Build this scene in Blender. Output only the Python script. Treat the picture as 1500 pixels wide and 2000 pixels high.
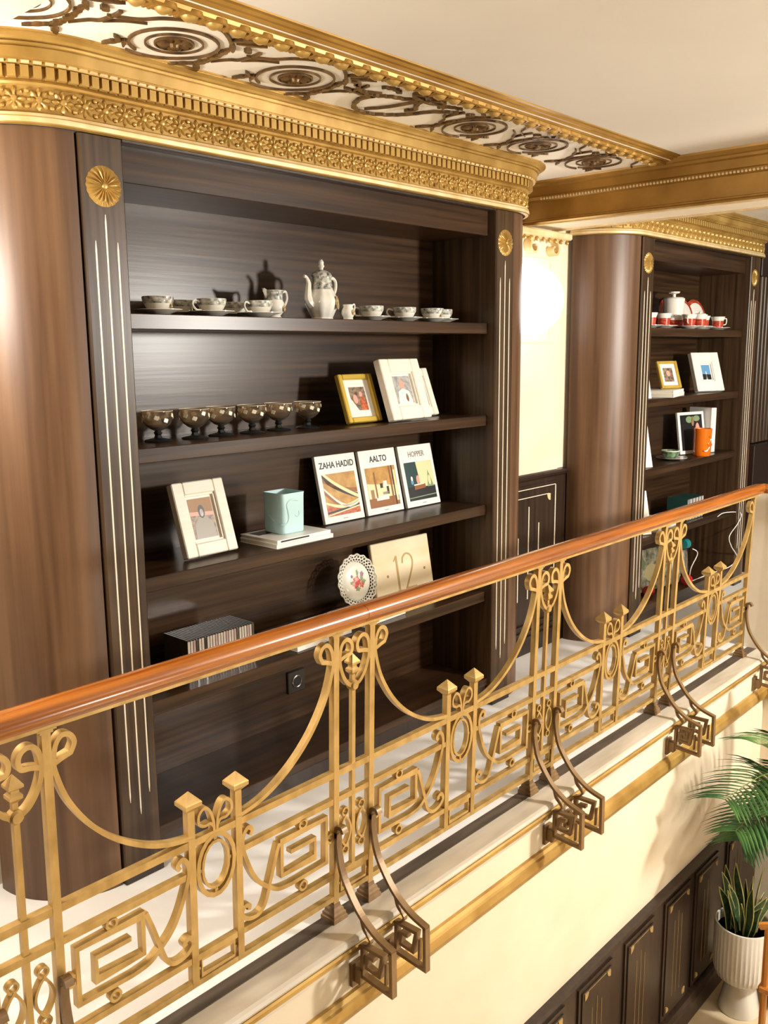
import bpy, math, random
from mathutils import Vector, Matrix
random.seed(7)
for o in list(bpy.data.objects):
    bpy.data.objects.remove(o)
S = bpy.context.scene
COL = S.collection
PI = math.pi

# ------------------------------------------------------------------ camera, world, lights, exposure
H = 1.4574                       # eye height above the gallery floor (floor = z 0)
cam = bpy.data.cameras.new('camera'); cam_o = bpy.data.objects.new('camera', cam); COL.objects.link(cam_o)
cam.sensor_fit = 'VERTICAL'; cam.sensor_height = 36; cam.lens = 1778.713 * 36 / 2000
cam.clip_start = 0.02; cam.clip_end = 60
R_ = ((0.67171, -0.13475, 0.72846), (-0.74075, -0.10959, 0.66277), (-0.00947, -0.98480, -0.17344))
m = Matrix.Identity(4)
for i in range(3):
    m[i][0] = R_[i][0]; m[i][1] = -R_[i][1]; m[i][2] = -R_[i][2]
m[2][3] = H
cam_o.matrix_world = m
S.camera = cam_o
W = bpy.data.worlds.new('world'); S.world = W; W.use_nodes = True
W.node_tree.nodes['Background'].inputs[0].default_value = (1.0, 0.88, 0.74, 1)
W.node_tree.nodes['Background'].inputs[1].default_value = 0.045
def lamp(name, loc, power, radius, col):
    l = bpy.data.lights.new(name, 'POINT'); l.energy = power; l.shadow_soft_size = radius; l.color = col
    o = bpy.data.objects.new(name, l); o.location = loc; COL.objects.link(o); return o
lamp('hall_globe_light', (3.9, -1.0, 1.62), 290, 0.13, (1.0, 0.95, 0.87))
lamp('gallery_globe_light', (0.45, 2.00, 1.66), 32, 0.14, (1.0, 0.94, 0.86))
lamp('stair_hall_light', (2.9, -2.3, 0.0), 58, 0.18, (1.0, 0.92, 0.80))
S.view_settings.view_transform = 'Standard'; S.view_settings.look = 'None'
S.view_settings.exposure = 0.75; S.view_settings.gamma = 1.0
S.view_settings.use_curve_mapping = False

# ------------------------------------------------------------------ materials
def mat(name, col, rough=0.5, metal=0.0, noise=None, bump=None, emit=None, trans=0.0, coat=0.0, spec=0.5):
    M_ = bpy.data.materials.new(name); M_.use_nodes = True
    nt = M_.node_tree; b = nt.nodes['Principled BSDF']
    b.inputs['Base Color'].default_value = (*col, 1); b.inputs['Roughness'].default_value = rough
    b.inputs['Metallic'].default_value = metal; b.inputs['Specular IOR Level'].default_value = spec
    if trans: b.inputs['Transmission Weight'].default_value = trans
    if coat: b.inputs['Coat Weight'].default_value = coat; b.inputs['Coat Roughness'].default_value = 0.15
    if emit:
        b.inputs['Emission Color'].default_value = (*emit[0], 1); b.inputs['Emission Strength'].default_value = emit[1]
    if noise or bump:
        tc = nt.nodes.new('ShaderNodeTexCoord'); mp = nt.nodes.new('ShaderNodeMapping'); tx = nt.nodes.new('ShaderNodeTexNoise')
        sc, lo, hi = (noise or bump)[:3]
        mp.inputs['Scale'].default_value = sc; tx.inputs['Scale'].default_value = 1.0; tx.inputs['Detail'].default_value = 5
        nt.links.new(tc.outputs['Object'], mp.inputs['Vector']); nt.links.new(mp.outputs['Vector'], tx.inputs['Vector'])
        if noise:
            r = nt.nodes.new('ShaderNodeValToRGB')
            r.color_ramp.elements[0].position = 0.32; r.color_ramp.elements[1].position = 0.68
            r.color_ramp.elements[0].color = (*lo, 1); r.color_ramp.elements[1].color = (*hi, 1)
            nt.links.new(tx.outputs['Fac'], r.inputs['Fac']); nt.links.new(r.outputs['Color'], b.inputs['Base Color'])
        if bump:
            bp = nt.nodes.new('ShaderNodeBump'); bp.inputs['Strength'].default_value = bump[3]; bp.inputs['Distance'].default_value = 0.002
            nt.links.new(tx.outputs['Fac'], bp.inputs['Height']); nt.links.new(bp.outputs['Normal'], b.inputs['Normal'])
    return M_
d1, d2 = (0.020, 0.0095, 0.005), (0.060, 0.031, 0.0150)
MT = {
 'wood_v': mat('dark_walnut_vertical', d1, 0.34, spec=0.35, noise=((55, 55, 1.6), (0.026, 0.0135, 0.0065), (0.082, 0.046, 0.021)), bump=((90, 90, 2), 0, 0, 0.12)),
 'wood_h': mat('dark_walnut_horizontal', d1, 0.29, spec=0.3, noise=((1.6, 30, 55), (0.022, 0.011, 0.0055), (0.066, 0.034, 0.0155)), bump=((2.5, 60, 120), 0, 0, 0.10)),
 'wood_c': mat('brown_curved_veneer', d1, 0.41, noise=((24, 24, 0.9), (0.075, 0.034, 0.0145), (0.175, 0.092, 0.044)), bump=((50, 50, 1.5), 0, 0, 0.10)),
 'wood_d': mat('dark_wainscot_wood', d1, 0.35, noise=((50, 50, 1.5), (0.015, 0.008, 0.005), (0.036, 0.019, 0.011))),
 'inlay': mat('pale_inlay', (0.88, 0.78, 0.62), 0.4), 'inlay_d': mat('old_brass_inlay', (0.42, 0.28, 0.11), 0.4, 0.2),
 'gilt': mat('gilded_plaster', (0.55, 0.34, 0.09), 0.34, 0.4, noise=((9, 9, 9), (0.33, 0.185, 0.038), (0.54, 0.345, 0.10))),
 'gilt_l': mat('pale_gilt', (0.80, 0.62, 0.34), 0.38, 0.25, noise=((14, 14, 14), (0.70, 0.50, 0.22), (0.86, 0.70, 0.42))),
 'gilt_d': mat('antique_gilt', (0.40, 0.20, 0.03), 0.38, 0.45, noise=((7, 7, 7), (0.30, 0.155, 0.025), (0.43, 0.24, 0.05))),
 'bronze': mat('bronze_relief', (0.085, 0.042, 0.012), 0.42, 0.35, noise=((30, 30, 30), (0.055, 0.028, 0.010), (0.17, 0.085, 0.022))),
 'iron': mat('gold_painted_iron', (0.50, 0.32, 0.12), 0.36, 0.4, noise=((25, 25, 12), (0.38, 0.235, 0.07), (0.58, 0.385, 0.14))),
 'iron_d': mat('shaded_gold_iron', (0.26, 0.155, 0.065), 0.42, 0.25, noise=((25, 25, 12), (0.15, 0.085, 0.034), (0.25, 0.15, 0.062))),  # darker copy of the gold railing paint, bracket shade put into the colour
 'rail': mat('varnished_mahogany', (0.3, 0.1, 0.02), 0.22, noise=((2.2, 60, 60), (0.20, 0.050, 0.006), (0.44, 0.140, 0.016)), coat=0.5),
 'plaster': mat('cream_plaster', (0.76, 0.68, 0.55), 0.65, noise=((5, 5, 5), (0.72, 0.615, 0.46), (0.77, 0.67, 0.515))),
 'ceil': mat('ceiling_plaster', (0.7, 0.65, 0.58), 0.75, noise=((1.5, 1.5, 1.5), (0.60, 0.555, 0.485), (0.65, 0.605, 0.535))),
 'soffit': mat('white_soffit', (0.84, 0.79, 0.68), 0.6, noise=((6, 6, 6), (0.80, 0.75, 0.64), (0.87, 0.82, 0.72))),
 'marble': mat('white_floor_marble', (0.9, 0.88, 0.83), 0.22, noise=((3, 3, 3), (0.89, 0.885, 0.87), (0.95, 0.945, 0.94))),
 'stone': mat('grey_marble_edge', (0.58, 0.52, 0.43), 0.25, noise=((3, 14, 9), (0.46, 0.41, 0.33), (0.66, 0.60, 0.51))),
 'strip': mat('dark_base_strip', (0.085, 0.065, 0.048), 0.5, noise=((6, 40, 6), (0.06, 0.047, 0.035), (0.12, 0.09, 0.065))),
 'lowfloor': mat('beige_marble_floor', (0.6, 0.48, 0.3), 0.25, noise=((4, 4, 4), (0.48, 0.36, 0.20), (0.74, 0.62, 0.42))),
 'china': mat('white_porcelain', (0.83, 0.80, 0.72), 0.12, coat=0.4),
 'china_p': mat('printed_porcelain', (0.8, 0.78, 0.7), 0.15, noise=((75, 75, 90), (0.06, 0.075, 0.06), (0.82, 0.80, 0.72)), coat=0.4),
 'medal': mat('floral_medallion', (0.6, 0.4, 0.2), 0.3, noise=((130, 130, 130), (0.10, 0.05, 0.03), (0.75, 0.58, 0.28))),
 'tartan': mat('red_tartan_glaze', (0.5, 0.05, 0.03), 0.25, noise=((40, 40, 160), (0.26, 0.016, 0.012), (0.62, 0.10, 0.045))),
 'glass': mat('amber_tinted_glass', (0.93, 0.80, 0.62), 0.03, trans=0.96),
 'glass_d': mat('dark_smoked_glass', (0.02, 0.025, 0.03), 0.05, trans=0.25),
 'fleck': mat('pale_enamel_flower', (0.85, 0.78, 0.62), 0.3),
 'white': mat('white_paint', (0.86, 0.82, 0.74), 0.45),
 'cream': mat('cream_frame_wood', (0.80, 0.72, 0.58), 0.45, noise=((3, 70, 70), (0.80, 0.74, 0.62), (0.87, 0.82, 0.72))),
 'paper': mat('white_book_cover', (0.90, 0.88, 0.84), 0.3),
 'pages': mat('paper_pages', (0.72, 0.65, 0.50), 0.8, noise=((2, 2, 300), (0.60, 0.53, 0.38), (0.80, 0.74, 0.60))),
 'black': mat('black_print', (0.012, 0.011, 0.013), 0.4),
 'greyp': mat('grey_print', (0.30, 0.27, 0.23), 0.4),
 'tan': mat('tan_wood', (0.35, 0.19, 0.09), 0.5),
 'frgold': mat('yellow_gold_frame', (0.62, 0.43, 0.07), 0.32, 0.35),
 'blue': mat('pale_blue_ceramic', (0.52, 0.76, 0.80), 0.35),
 'orange': mat('orange_ceramic', (0.80, 0.17, 0.008), 0.18, coat=0.4),
 'green': mat('green_glaze', (0.05, 0.12, 0.05), 0.2, noise=((50, 50, 50), (0.015, 0.04, 0.02), (0.24, 0.38, 0.2))),
 'case': mat('clear_cd_case', (0.05, 0.042, 0.036), 0.15, coat=0.5),
 'spine': mat('cd_spine_print', (0.8, 0.76, 0.74), 0.35),
 'spine2': mat('cd_spine_tinted', (0.62, 0.45, 0.47), 0.35),
 'stoneplq': mat('cream_stone', (0.78, 0.64, 0.40), 0.5, noise=((3, 3, 9), (0.70, 0.54, 0.30), (0.84, 0.74, 0.54))),
 'engr': mat('engraved_gold', (0.46, 0.30, 0.09), 0.5),
 'red': mat('rose_red', (0.55, 0.06, 0.05), 0.4), 'pink': mat('petal_pink', (0.75, 0.35, 0.28), 0.4),
 'leafp': mat('painted_leaf', (0.22, 0.32, 0.16), 0.5), 'violet': mat('painted_violet', (0.30, 0.16, 0.26), 0.5),
 'leaf': mat('palm_leaf', (0.05, 0.16, 0.03), 0.35, noise=((6, 6, 6), (0.012, 0.055, 0.018), (0.075, 0.18, 0.04))),
 'stem': mat('palm_stem', (0.17, 0.24, 0.05), 0.45),
 'snake': mat('snake_leaf', (0.02, 0.05, 0.015), 0.35, noise=((20, 20, 60), (0.012, 0.035, 0.014), (0.06, 0.12, 0.05))),
 'snake_e': mat('snake_leaf_edge', (0.62, 0.60, 0.25), 0.4),
 'soil': mat('dark_soil', (0.02, 0.013, 0.01), 0.9),
 'globe': mat('opal_glass_globe', (0.95, 0.95, 0.95), 0.2, emit=((0.95, 0.97, 1.0), 2.2)),
 'brass': mat('brass_fitting', (0.55, 0.36, 0.10), 0.3, 0.7),
 'redpot': mat('dark_red_glaze', (0.20, 0.010, 0.014), 0.25),
 'orangewood': mat('orange_varnished_wood', (0.52, 0.20, 0.025), 0.3, noise=((40, 40, 6), (0.42, 0.14, 0.015), (0.62, 0.27, 0.04))),
 'teal': mat('teal_wheel', (0.01, 0.19, 0.19), 0.4), 'redw': mat('red_wheel', (0.55, 0.02, 0.02), 0.4),
 'cable': mat('white_cable', (0.85, 0.82, 0.78), 0.5),
 'sky': mat('photo_blue', (0.12, 0.32, 0.55), 0.4), 'dkgreen': mat('print_dark_teal', (0.012, 0.05, 0.048), 0.4),
 'yel': mat('print_pale_yellow', (0.80, 0.74, 0.42), 0.4), 'brn': mat('print_brown', (0.28, 0.10, 0.02), 0.4),
 'ochre': mat('print_ochre', (0.52, 0.27, 0.045), 0.4, noise=((25, 25, 25), (0.40, 0.18, 0.025), (0.62, 0.36, 0.08))),
 'grys': mat('print_grey', (0.36, 0.36, 0.36), 0.4, noise=((60, 60, 60), (0.22, 0.23, 0.24), (0.50, 0.49, 0.47))),
 'rust': mat('print_rust', (0.5, 0.09, 0.02), 0.4, noise=((90, 90, 90), (0.26, 0.04, 0.012), (0.72, 0.17, 0.05))),
 'sepia': mat('print_sepia', (0.2, 0.14, 0.09), 0.4, noise=((70, 70, 90), (0.06, 0.04, 0.03), (0.38, 0.27, 0.17))),
 'graphic': mat('graphic_print', (0.6, 0.6, 0.5), 0.4, noise=((28, 28, 28), (0.03, 0.06, 0.03), (0.82, 0.80, 0.62))),
 'outlet': mat('outlet_plate', (0.030, 0.022, 0.017), 0.35), 'chrome': mat('chrome_ring', (0.62, 0.60, 0.57), 0.2, 0.9),
}

# ------------------------------------------------------------------ mesh helpers
class MB:
    def __init__(s): s.v = []; s.f = []
    def add(s, vs, fs):
        n = len(s.v); s.v += [tuple(v) for v in vs]; s.f += [tuple(i + n for i in f) for f in fs]; return s
    def box(s, x0, x1, y0, y1, z0, z1):
        return s.add([(x0,y0,z0),(x1,y0,z0),(x1,y1,z0),(x0,y1,z0),(x0,y0,z1),(x1,y0,z1),(x1,y1,z1),(x0,y1,z1)],
                     [(0,3,2,1),(4,5,6,7),(0,1,5,4),(1,2,6,5),(2,3,7,6),(3,0,4,7)])
    def cbox(s, c, d): return s.box(c[0]-d[0]/2, c[0]+d[0]/2, c[1]-d[1]/2, c[1]+d[1]/2, c[2]-d[2]/2, c[2]+d[2]/2)
    def bbox(s, x0, x1, y0, y1, z0, z1, b=0.004):
        # box with chamfered edges (octagonal loops top / bottom insets)
        def ring(x0, x1, y0, y1, z, c): return [(x0+c,y0,z),(x1-c,y0,z),(x1,y0+c,z),(x1,y1-c,z),(x1-c,y1,z),(x0+c,y1,z),(x0,y1-c,z),(x0,y0+c,z)]
        L = [ring(x0+b,x1-b,y0+b,y1-b,z0,b*.3), ring(x0,x1,y0,y1,z0+b,b), ring(x0,x1,y0,y1,z1-b,b), ring(x0+b,x1-b,y0+b,y1-b,z1,b*.3)]
        return s.loft(L, True, True)
    def loft(s, loops, cap0=False, cap1=False, closed=True):
        k = len(loops[0]); n = len(s.v)
        for L in loops: s.v += [tuple(p) for p in L]
        for i in range(len(loops)-1):
            for j in range(k if closed else k-1):
                a = n+i*k+j; b = n+i*k+(j+1) % k
                s.f.append((a, b, b+k, a+k))
        if cap0: s.f.append(tuple(n+j for j in reversed(range(k))))
        if cap1: s.f.append(tuple(n+(len(loops)-1)*k+j for j in range(k)))
        return s
    def lathe(s, prof, n=24, c=(0,0,0), sy=1.0, cap=True):
        L = [[(c[0]+r*math.cos(2*PI*j/n), c[1]+sy*r*math.sin(2*PI*j/n), c[2]+z) for j in range(n)] for r, z in prof]
        return s.loft(L, cap and prof[0][0] > 1e-5, cap and prof[-1][0] > 1e-5)
    def tube(s, pts, r, n=8, closed=False):
        P = [Vector(p) for p in pts]; m_ = len(P); loops = []
        rr = r if isinstance(r, (list, tuple)) else [r]*m_
        up = None
        for i in range(m_):
            a = P[i-1] if (i > 0 or closed) else P[i]; b = P[(i+1) % m_] if (i < m_-1 or closed) else P[i]
            t = (b-a).normalized()
            if up is None: up = Vector((0,0,1)) if abs(t.z) < .9 else Vector((1,0,0))
            u = t.cross(up).normalized(); up = u.cross(t).normalized()
            loops.append([tuple(P[i]+(u*math.cos(2*PI*j/n)+up*math.sin(2*PI*j/n))*rr[i]) for j in range(n)])
        if closed: loops.append(loops[0])
        return s.loft(loops, not closed, not closed)
    def ribbon(s, pts, t, d, closed=False, y0=None, plane='xz', t1=None):
        # flat bar: polyline in a plane, in-plane thickness t (may taper to t1), depth d across the plane
        n = len(pts); A = []; B = []
        for i in range(n):
            a = pts[i-1] if (i > 0 or closed) else pts[i]; b = pts[(i+1) % n] if (i < n-1 or closed) else pts[i]
            dx, dz = b[0]-a[0], b[1]-a[1]; l = math.hypot(dx, dz) or 1; nx, nz = -dz/l, dx/l
            k = 1.0
            if 0 < i < n-1 or closed:      # mitre
                p = pts[i]; e1 = (p[0]-a[0], p[1]-a[1]); l1 = math.hypot(*e1) or 1
                cs = abs(nx*(-e1[1]/l1)+nz*(e1[0]/l1)); k = 1/max(cs, .5)
            tt = t if t1 is None else t+(t1-t)*i/(n-1)
            A.append((pts[i][0]+nx*tt*k/2, pts[i][1]+nz*tt*k/2)); B.append((pts[i][0]-nx*tt*k/2, pts[i][1]-nz*tt*k/2))
        f0, f1 = (-d/2, d/2) if y0 is None else (y0, y0+d)
        def P(q, e):
            return (q[0], e, q[1]) if plane == 'xz' else ((e, q[0], q[1]) if plane == 'yz' else (q[0], q[1], e))
        loops = [[P(A[i], f0), P(B[i], f0), P(B[i], f1), P(A[i], f1)] for i in range(n)]
        if closed: loops.append(loops[0])
        return s.loft(loops, not closed, not closed)
    def poly(s, pts, z0, z1):
        n = len(pts); k = len(s.v)
        s.v += [(x, y, z0) for x, y in pts]+[(x, y, z1) for x, y in pts]
        s.f.append(tuple(k+i for i in reversed(range(n)))); s.f.append(tuple(k+n+i for i in range(n)))
        for i in range(n): j = (i+1) % n; s.f.append((k+i, k+j, k+n+j, k+n+i))
        return s
    def build(s, name, mt, parent=None, smooth=False, loc=None, rot=None, ang=38):
        me = bpy.data.meshes.new(name); me.from_pydata(s.v, [], s.f); me.update()
        import bmesh
        bm = bmesh.new(); bm.from_mesh(me); bmesh.ops.recalc_face_normals(bm, faces=bm.faces); bm.to_mesh(me); bm.free()
        if smooth:
            me.shade_smooth() if hasattr(me, 'shade_smooth') else None
            try: me.set_sharp_from_angle(angle=math.radians(ang))
            except Exception: pass
        me.materials.append(MT[mt])
        o = bpy.data.objects.new(name, me); COL.objects.link(o)
        if parent: o.parent = parent
        if loc: o.location = loc
        if rot: o.rotation_euler = rot
        return o
def inst(src, parent=None, loc=None, rot=None, scale=None):
    o = src.copy(); COL.objects.link(o)
    o.parent = parent if parent else src.parent
    if loc is not None: o.location = loc
    if rot is not None: o.rotation_euler = rot
    if scale is not None: o.scale = scale
    return o
def tag(o, label, cat, group=None):
    o['label'] = label; o['category'] = cat
    if group: o['group'] = group
    return o
def thing(name, label, cat, loc=(0,0,0), rot=(0,0,0), group=None):
    o = bpy.data.objects.new(name, None); COL.objects.link(o); o.location = loc; o.rotation_euler = rot
    o.empty_display_size = 0.05
    return tag(o, label, cat, group)
def struct(o): o['kind'] = 'structure'; return o
def dup(root, loc, rot=None, label=None):
    r = root.copy(); COL.objects.link(r); r.location = loc
    if rot is not None: r.rotation_euler = rot
    if label: r['label'] = label
    for ch in list(root.children):
        c = ch.copy(); COL.objects.link(c); c.parent = r
        for g in list(ch.children):
            d = g.copy(); COL.objects.link(d); d.parent = c
    return r
def spline(P, n=6, closed=False):
    out = []; m_ = len(P)
    rng = range(m_) if closed else range(m_-1)
    for i in rng:
        p0 = P[(i-1) % m_] if (closed or i > 0) else P[i]; p1 = P[i]; p2 = P[(i+1) % m_]
        p3 = P[(i+2) % m_] if (closed or i < m_-2) else p2
        for k in range(n):
            t = k/n
            out.append(tuple(0.5*((2*b)+(-a+c)*t+(2*a-5*b+4*c-d)*t*t+(-a+3*b-3*c+d)*t**3) for a, b, c, d in zip(p0, p1, p2, p3)))
    if not closed: out.append(tuple(P[-1]))
    return out
def circ(cx, cz, rx, rz=None, n=20, a0=0, a1=2*PI):
    rz = rz or rx; full = abs(a1-a0) > 6.28
    return [(cx+rx*math.cos(a0+(a1-a0)*i/(n if full else n-1)), cz+rz*math.sin(a0+(a1-a0)*i/(n if full else n-1))) for i in range(n)]
def text_mesh(name, body, size, mt, parent, loc, rot=(PI/2,0,0), sx=1.0):
    cu = bpy.data.curves.new(name, 'FONT'); cu.body = body; cu.size = size; cu.align_x = 'CENTER'; cu.extrude = 0.0003; cu.offset = 0.0007
    t = bpy.data.objects.new('tmp', cu); COL.objects.link(t)
    dg = bpy.context.evaluated_depsgraph_get(); me = bpy.data.meshes.new_from_object(t.evaluated_get(dg))
    bpy.data.objects.remove(t); me.materials.clear(); me.materials.append(MT[mt])
    o = bpy.data.objects.new(name, me); COL.objects.link(o); o.parent = parent; o.location = loc; o.rotation_euler = rot; o.scale = (sx, 1, 1)
    return o

# ================================================================== THE SETTING
WALLY = 2.37; SOF = 2.175; CEIL = 2.188
o = struct(MB().box(-1.5, 7.5, 1.582, 2.75, -0.20, 0.0).build('floor', 'marble'))
struct(MB().box(-1.5, 4.40, 1.540, 1.5818, -0.20, 0.002).build('trim_1', 'strip'))
sl = struct(MB().box(-1.5, 4.40, 1.470, 1.5398, -0.06, 0.0).loft([[(x, 1.47, 0.0), (x, 1.461, -.004), (x, 1.457, -.012), (x, 1.461, -.02), (x, 1.47, -.024)] for x in (-1.5, 4.40)], True, True).build('trim_2', 'stone'))
def straight(profile, x0, x1, name, mt):   # moulding running along x, profile of (y, z)
    return struct(MB().loft([[(x, y, z) for y, z in profile] for x in (x0, x1)], True, True).build(name, mt))
straight([(1.50,-.024),(1.462,-.024),(1.459,-.030),(1.466,-.036),(1.466,-.048),(1.474,-.056),(1.480,-.062),(1.50,-.062)], -1.5, 4.40, 'trim_3', 'gilt')
struct(MB().box(-1.5, 4.40, 1.488, 1.545, -0.78, -0.06).build('wall_stair', 'plaster'))
g2 = [(1.50,-.165),(1.478,-.168),(1.472,-.178),(1.466,-.182),(1.462,-.205),(1.468,-.222),(1.474,-.226),(1.480,-.238),(1.50,-.240)]
straight(g2, -1.5, 4.40, 'trim_4', 'gilt')
# end wall of the stairwell, runs towards the viewer, solid parapet under the handrail
struct(MB().box(4.40, 4.52, -2.5, 1.60, -1.52, 0.775).build('wall_end', 'plaster'))
def run_y(profile, y0, y1, name, mt):      # moulding running along y, profile of (x, z)
    return struct(MB().loft([[(x, y, z) for x, z in profile] for y in (y0, y1)], True, True).build(name, mt))
run_y([(4.42-(y-1.50)*-1-.02 if False else 4.40-(1.488-y), z) for y, z in g2], 1.48, -2.5, 'trim_5', 'gilt')
# lower wainscot on the stair wall
wl = struct(MB().box(-1.5, 4.40, 1.475, 1.545, -1.52, -0.785).build('wall_wainscot', 'wood_d'))
straight([(1.49,-.765),(1.458,-.768),(1.452,-.778),(1.462,-.790),(1.475,-.80),(1.49,-.80)], -1.5, 4.40, 'trim_6', 'wood_d')
straight([(1.48,-1.40),(1.455,-1.405),(1.450,-1.43),(1.445,-1.44),(1.445,-1.52),(1.48,-1.52)], -1.5, 4.40, 'baseboard_stair', 'wood_d')
struct(MB().box(-3, 4.40, -4, 1.48, -1.60, -1.52).build('floor_lower', 'lowfloor'))
fan_src = None; flu_src = None
def fan_mesh(r):
    v = [(0, 0, 0)]+[(r*math.cos(a), 0, -r*math.sin(a)) for a in [i*PI/2/8 for i in range(9)]]
    mb = MB(); n = len(v)
    mb.v = v+[(x, -.004, z) for x, y, z in v]
    mb.f = [tuple(range(n)), tuple(range(n, 2*n))]+[(i, (i+1) % n, n+(i+1) % n, n+i) for i in range(n)]
    return mb
for xa, xb in ((2.32, 2.51), (2.665, 2.855), (3.016, 3.205), (3.366, 3.552), (3.666, 3.857), (4.02, 4.21)):
    pnl = MB().box(xa-.03, xb+.03, 1.467, 1.476, -1.385, -.825).build('panel', 'wood_d', wl)
    MB().box(xa-.012, xb+.012, 1.462, 1.468, -1.36, -.845).build('field', 'wood_d', pnl)
    for k, x in enumerate((xa, xb)):
        f = fan_src = fan_mesh(.026).build('corner_fan', 'inlay_d', pnl) if fan_src is None else inst(fan_src, pnl)
        f.location = (x, 1.462, -.852); f.scale = (1 if k == 0 else -1, 1, 1)
        f2 = inst(fan_src, pnl, (x, 1.462, -1.35), scale=(1 if k == 0 else -1, 1, -1))
    MB().box(xa+.03, xb-.03, 1.4605, 1.4625, -.854, -.8525).build('inlay_line', 'inlay_d', pnl)
    xm = (xa+xb)/2
    for dx, zt in ((-.035, -.94), (0, -.91), (.035, -.94)):
        MB().box(xm+dx-.0009, xm+dx+.0009, 1.4605, 1.4625, -1.30, zt).build('flute_line', 'inlay_d', pnl)
# back wall between the bookcases
struct(MB().box(3.20, 4.05, WALLY, 2.75, 0.0, SOF).build('wall_back', 'plaster'))
struct(MB().box(-1.5, 1.05, WALLY, 2.75, 0.0, SOF).build('wall_left', 'plaster'))
struct(MB().box(5.75, 7.5, 2.30, 2.75, 0.0, SOF).build('wall_right', 'wood_v'))
ww = struct(MB().box(3.22, 4.00, 2.352, WALLY+.01, 0.0, .86).build('wall_dado', 'wood_d'))
struct(MB().loft([[(x, y, z) for y, z in ((2.372,.885),(2.338,.882),(2.334,.872),(2.342,.858),(2.352,.850),(2.372,.850))] for x in (3.22, 3.93)], True, True).build('trim_7', 'wood_d'))
pn = MB().box(3.38, 3.84, 2.346, 2.354, .20, .83).build('panel', 'wood_d', ww)
MB().box(3.822, 3.828, 2.343, 2.347, .22, .815).build('inlay_line', 'inlay', pn)
MB().box(3.40, 3.828, 2.343, 2.347, .812, .815).build('inlay_line', 'inlay', pn)
MB().box(3.40, 3.768, 2.343, 2.347, .772, .775).build('inlay_line', 'inlay', pn)
f = inst(fan_src, pn, (3.775, 2.344, .774), scale=(-1.1, 1, 1.3)); f.data = fan_src.data.copy(); f.data.materials[0] = MT['gilt_l']
for x, zt in ((3.507, .59), (3.593, .729), (3.680, .642)):
    MB().box(x-.003, x+.003, 2.343, 2.347, .28, zt).build('flute_line', 'inlay', pn)
for z in (.085, .115, .15): MB().box(3.36, 3.88, 2.340, 2.353, z-.006, z+.004).build('vent_slat', 'wood_d', ww)
# flat plaster pilaster with gilded capital behind the globe lamp
wp = struct(MB().box(3.36, 3.845, 2.350, WALLY+.005, .885, 2.0).build('trim_8', 'plaster'))
fr = MB()
for x0, x1, z0, z1 in ((3.42, 3.75, 1.855, 1.867), (3.42, 3.75, 1.495, 1.507), (3.738, 3.75, 1.507, 1.855), (3.42, 3.432, 1.507, 1.855)):
    fr.box(x0, x1, 2.342, 2.352, z0, z1)
fr.build('panel_frame', 'plaster', wp)
cap = MB().bbox(3.38, 3.83, 2.285, 2.36, 1.955, 1.985, .006).build('abacus', 'gilt_l', wp)
for i, x in enumerate((3.56, 3.725)):
    pts = [(x+(.042-.0023*k)*math.cos(k*.42*(1-2*i)+PI/2), 1.912+(.042-.0023*k)*math.sin(k*.42*(1-2*i)+PI/2)) for k in range(16)]
    MB().ribbon(pts, .014, .035, y0=2.315).lathe([(0, 0), (.016, 0), (.012, .012), (0, .015)], 10, (0, 0, 0)).build('volute', 'gilt_l', wp) if False else MB().ribbon(pts, .014, .04, y0=2.312, t1=.007).build('volute', 'gilt_l', wp, True)
for i in range(9):
    MB().lathe([(0,-.011),(.009,-.006),(.010,0),(.006,.007),(0,.011)], 8, (3.41+i*.05, 2.305, 1.945)).build('egg', 'gilt', wp, True)

# ceilings
struct(MB().box(-3, 8, -4, 1.66, CEIL, CEIL+.1).build('ceiling', 'ceil'))
sof = struct(MB().box(-1.5, 7.5, 1.66, 2.75, SOF, SOF+.12).build('trim_9', 'soffit'))
# stepped gilt frame of the ceiling field with its egg-and-dart row
fpro = [(1.70,SOF+.01),(1.70,SOF-.010),(1.690,SOF-.014),(1.684,SOF-.010),(1.682,SOF-.002),(1.672,SOF-.004),(1.664,SOF+.001),(1.654,SOF+.000),(1.648,SOF+.005),(1.636,SOF+.004),(1.630,SOF+.009),(1.620,SOF+.010),(1.616,CEIL+.004),(1.66,CEIL+.02)]
tf = straight(fpro, .787, 3.52, 'trim_10', 'gilt_d')
straight(fpro, 3.78, 6.6, 'trim_11', 'gilt_d')
eg = MB()
for i in range(6):
    pass
egg0 = None; dart0 = None; x = .82; EGP = .0655
while x < 3.50:
    if egg0 is None:
        L = []
        for a, r in ((-.024,.005),(-.019,.015),(-.008,.0205),(.006,.0195),(.015,.013),(.020,.004)):
            L.append([(r*math.cos(t), a, -max(0, r*.9*math.sin(t)) if True else 0) for t in [PI*k/8 for k in range(9)]])
        mb = MB().loft(L, True, True)
        egg0 = mb.build('egg', 'gilt', tf, True)
        hus = [(-.026,.016),(-.027,-.004),(-.020,-.022),(0,-.030),(.020,-.022),(.027,-.004),(.026,.016)]
        hm = MB().ribbon(spline(hus, 4), .006, .010, plane='xy', y0=-.010)
        husk0 = hm.build('egg_husk', 'gilt_d', egg0, True)
        dart0 = MB().loft([[(-.004,.016,0),(.004,.016,0),(.0035,.016,-.008),(-.0035,.016,-.008)],[(-.007,.004,0),(.007,.004,0),(.003,.004,-.010),(-.003,.004,-.010)],[(-.002,-.022,0),(.002,-.022,0),(.001,-.022,-.006),(-.001,-.022,-.006)]], True, True).build('dart', 'gilt_d', tf)
        e, dd = egg0, dart0
    else:
        e = inst(egg0, tf); h = inst(husk0, e); dd = inst(dart0, tf)
    e.location = (x, 1.712, SOF-.004); dd.location = (x+EGP/2, 1.712, SOF-.003)
    x += EGP
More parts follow.
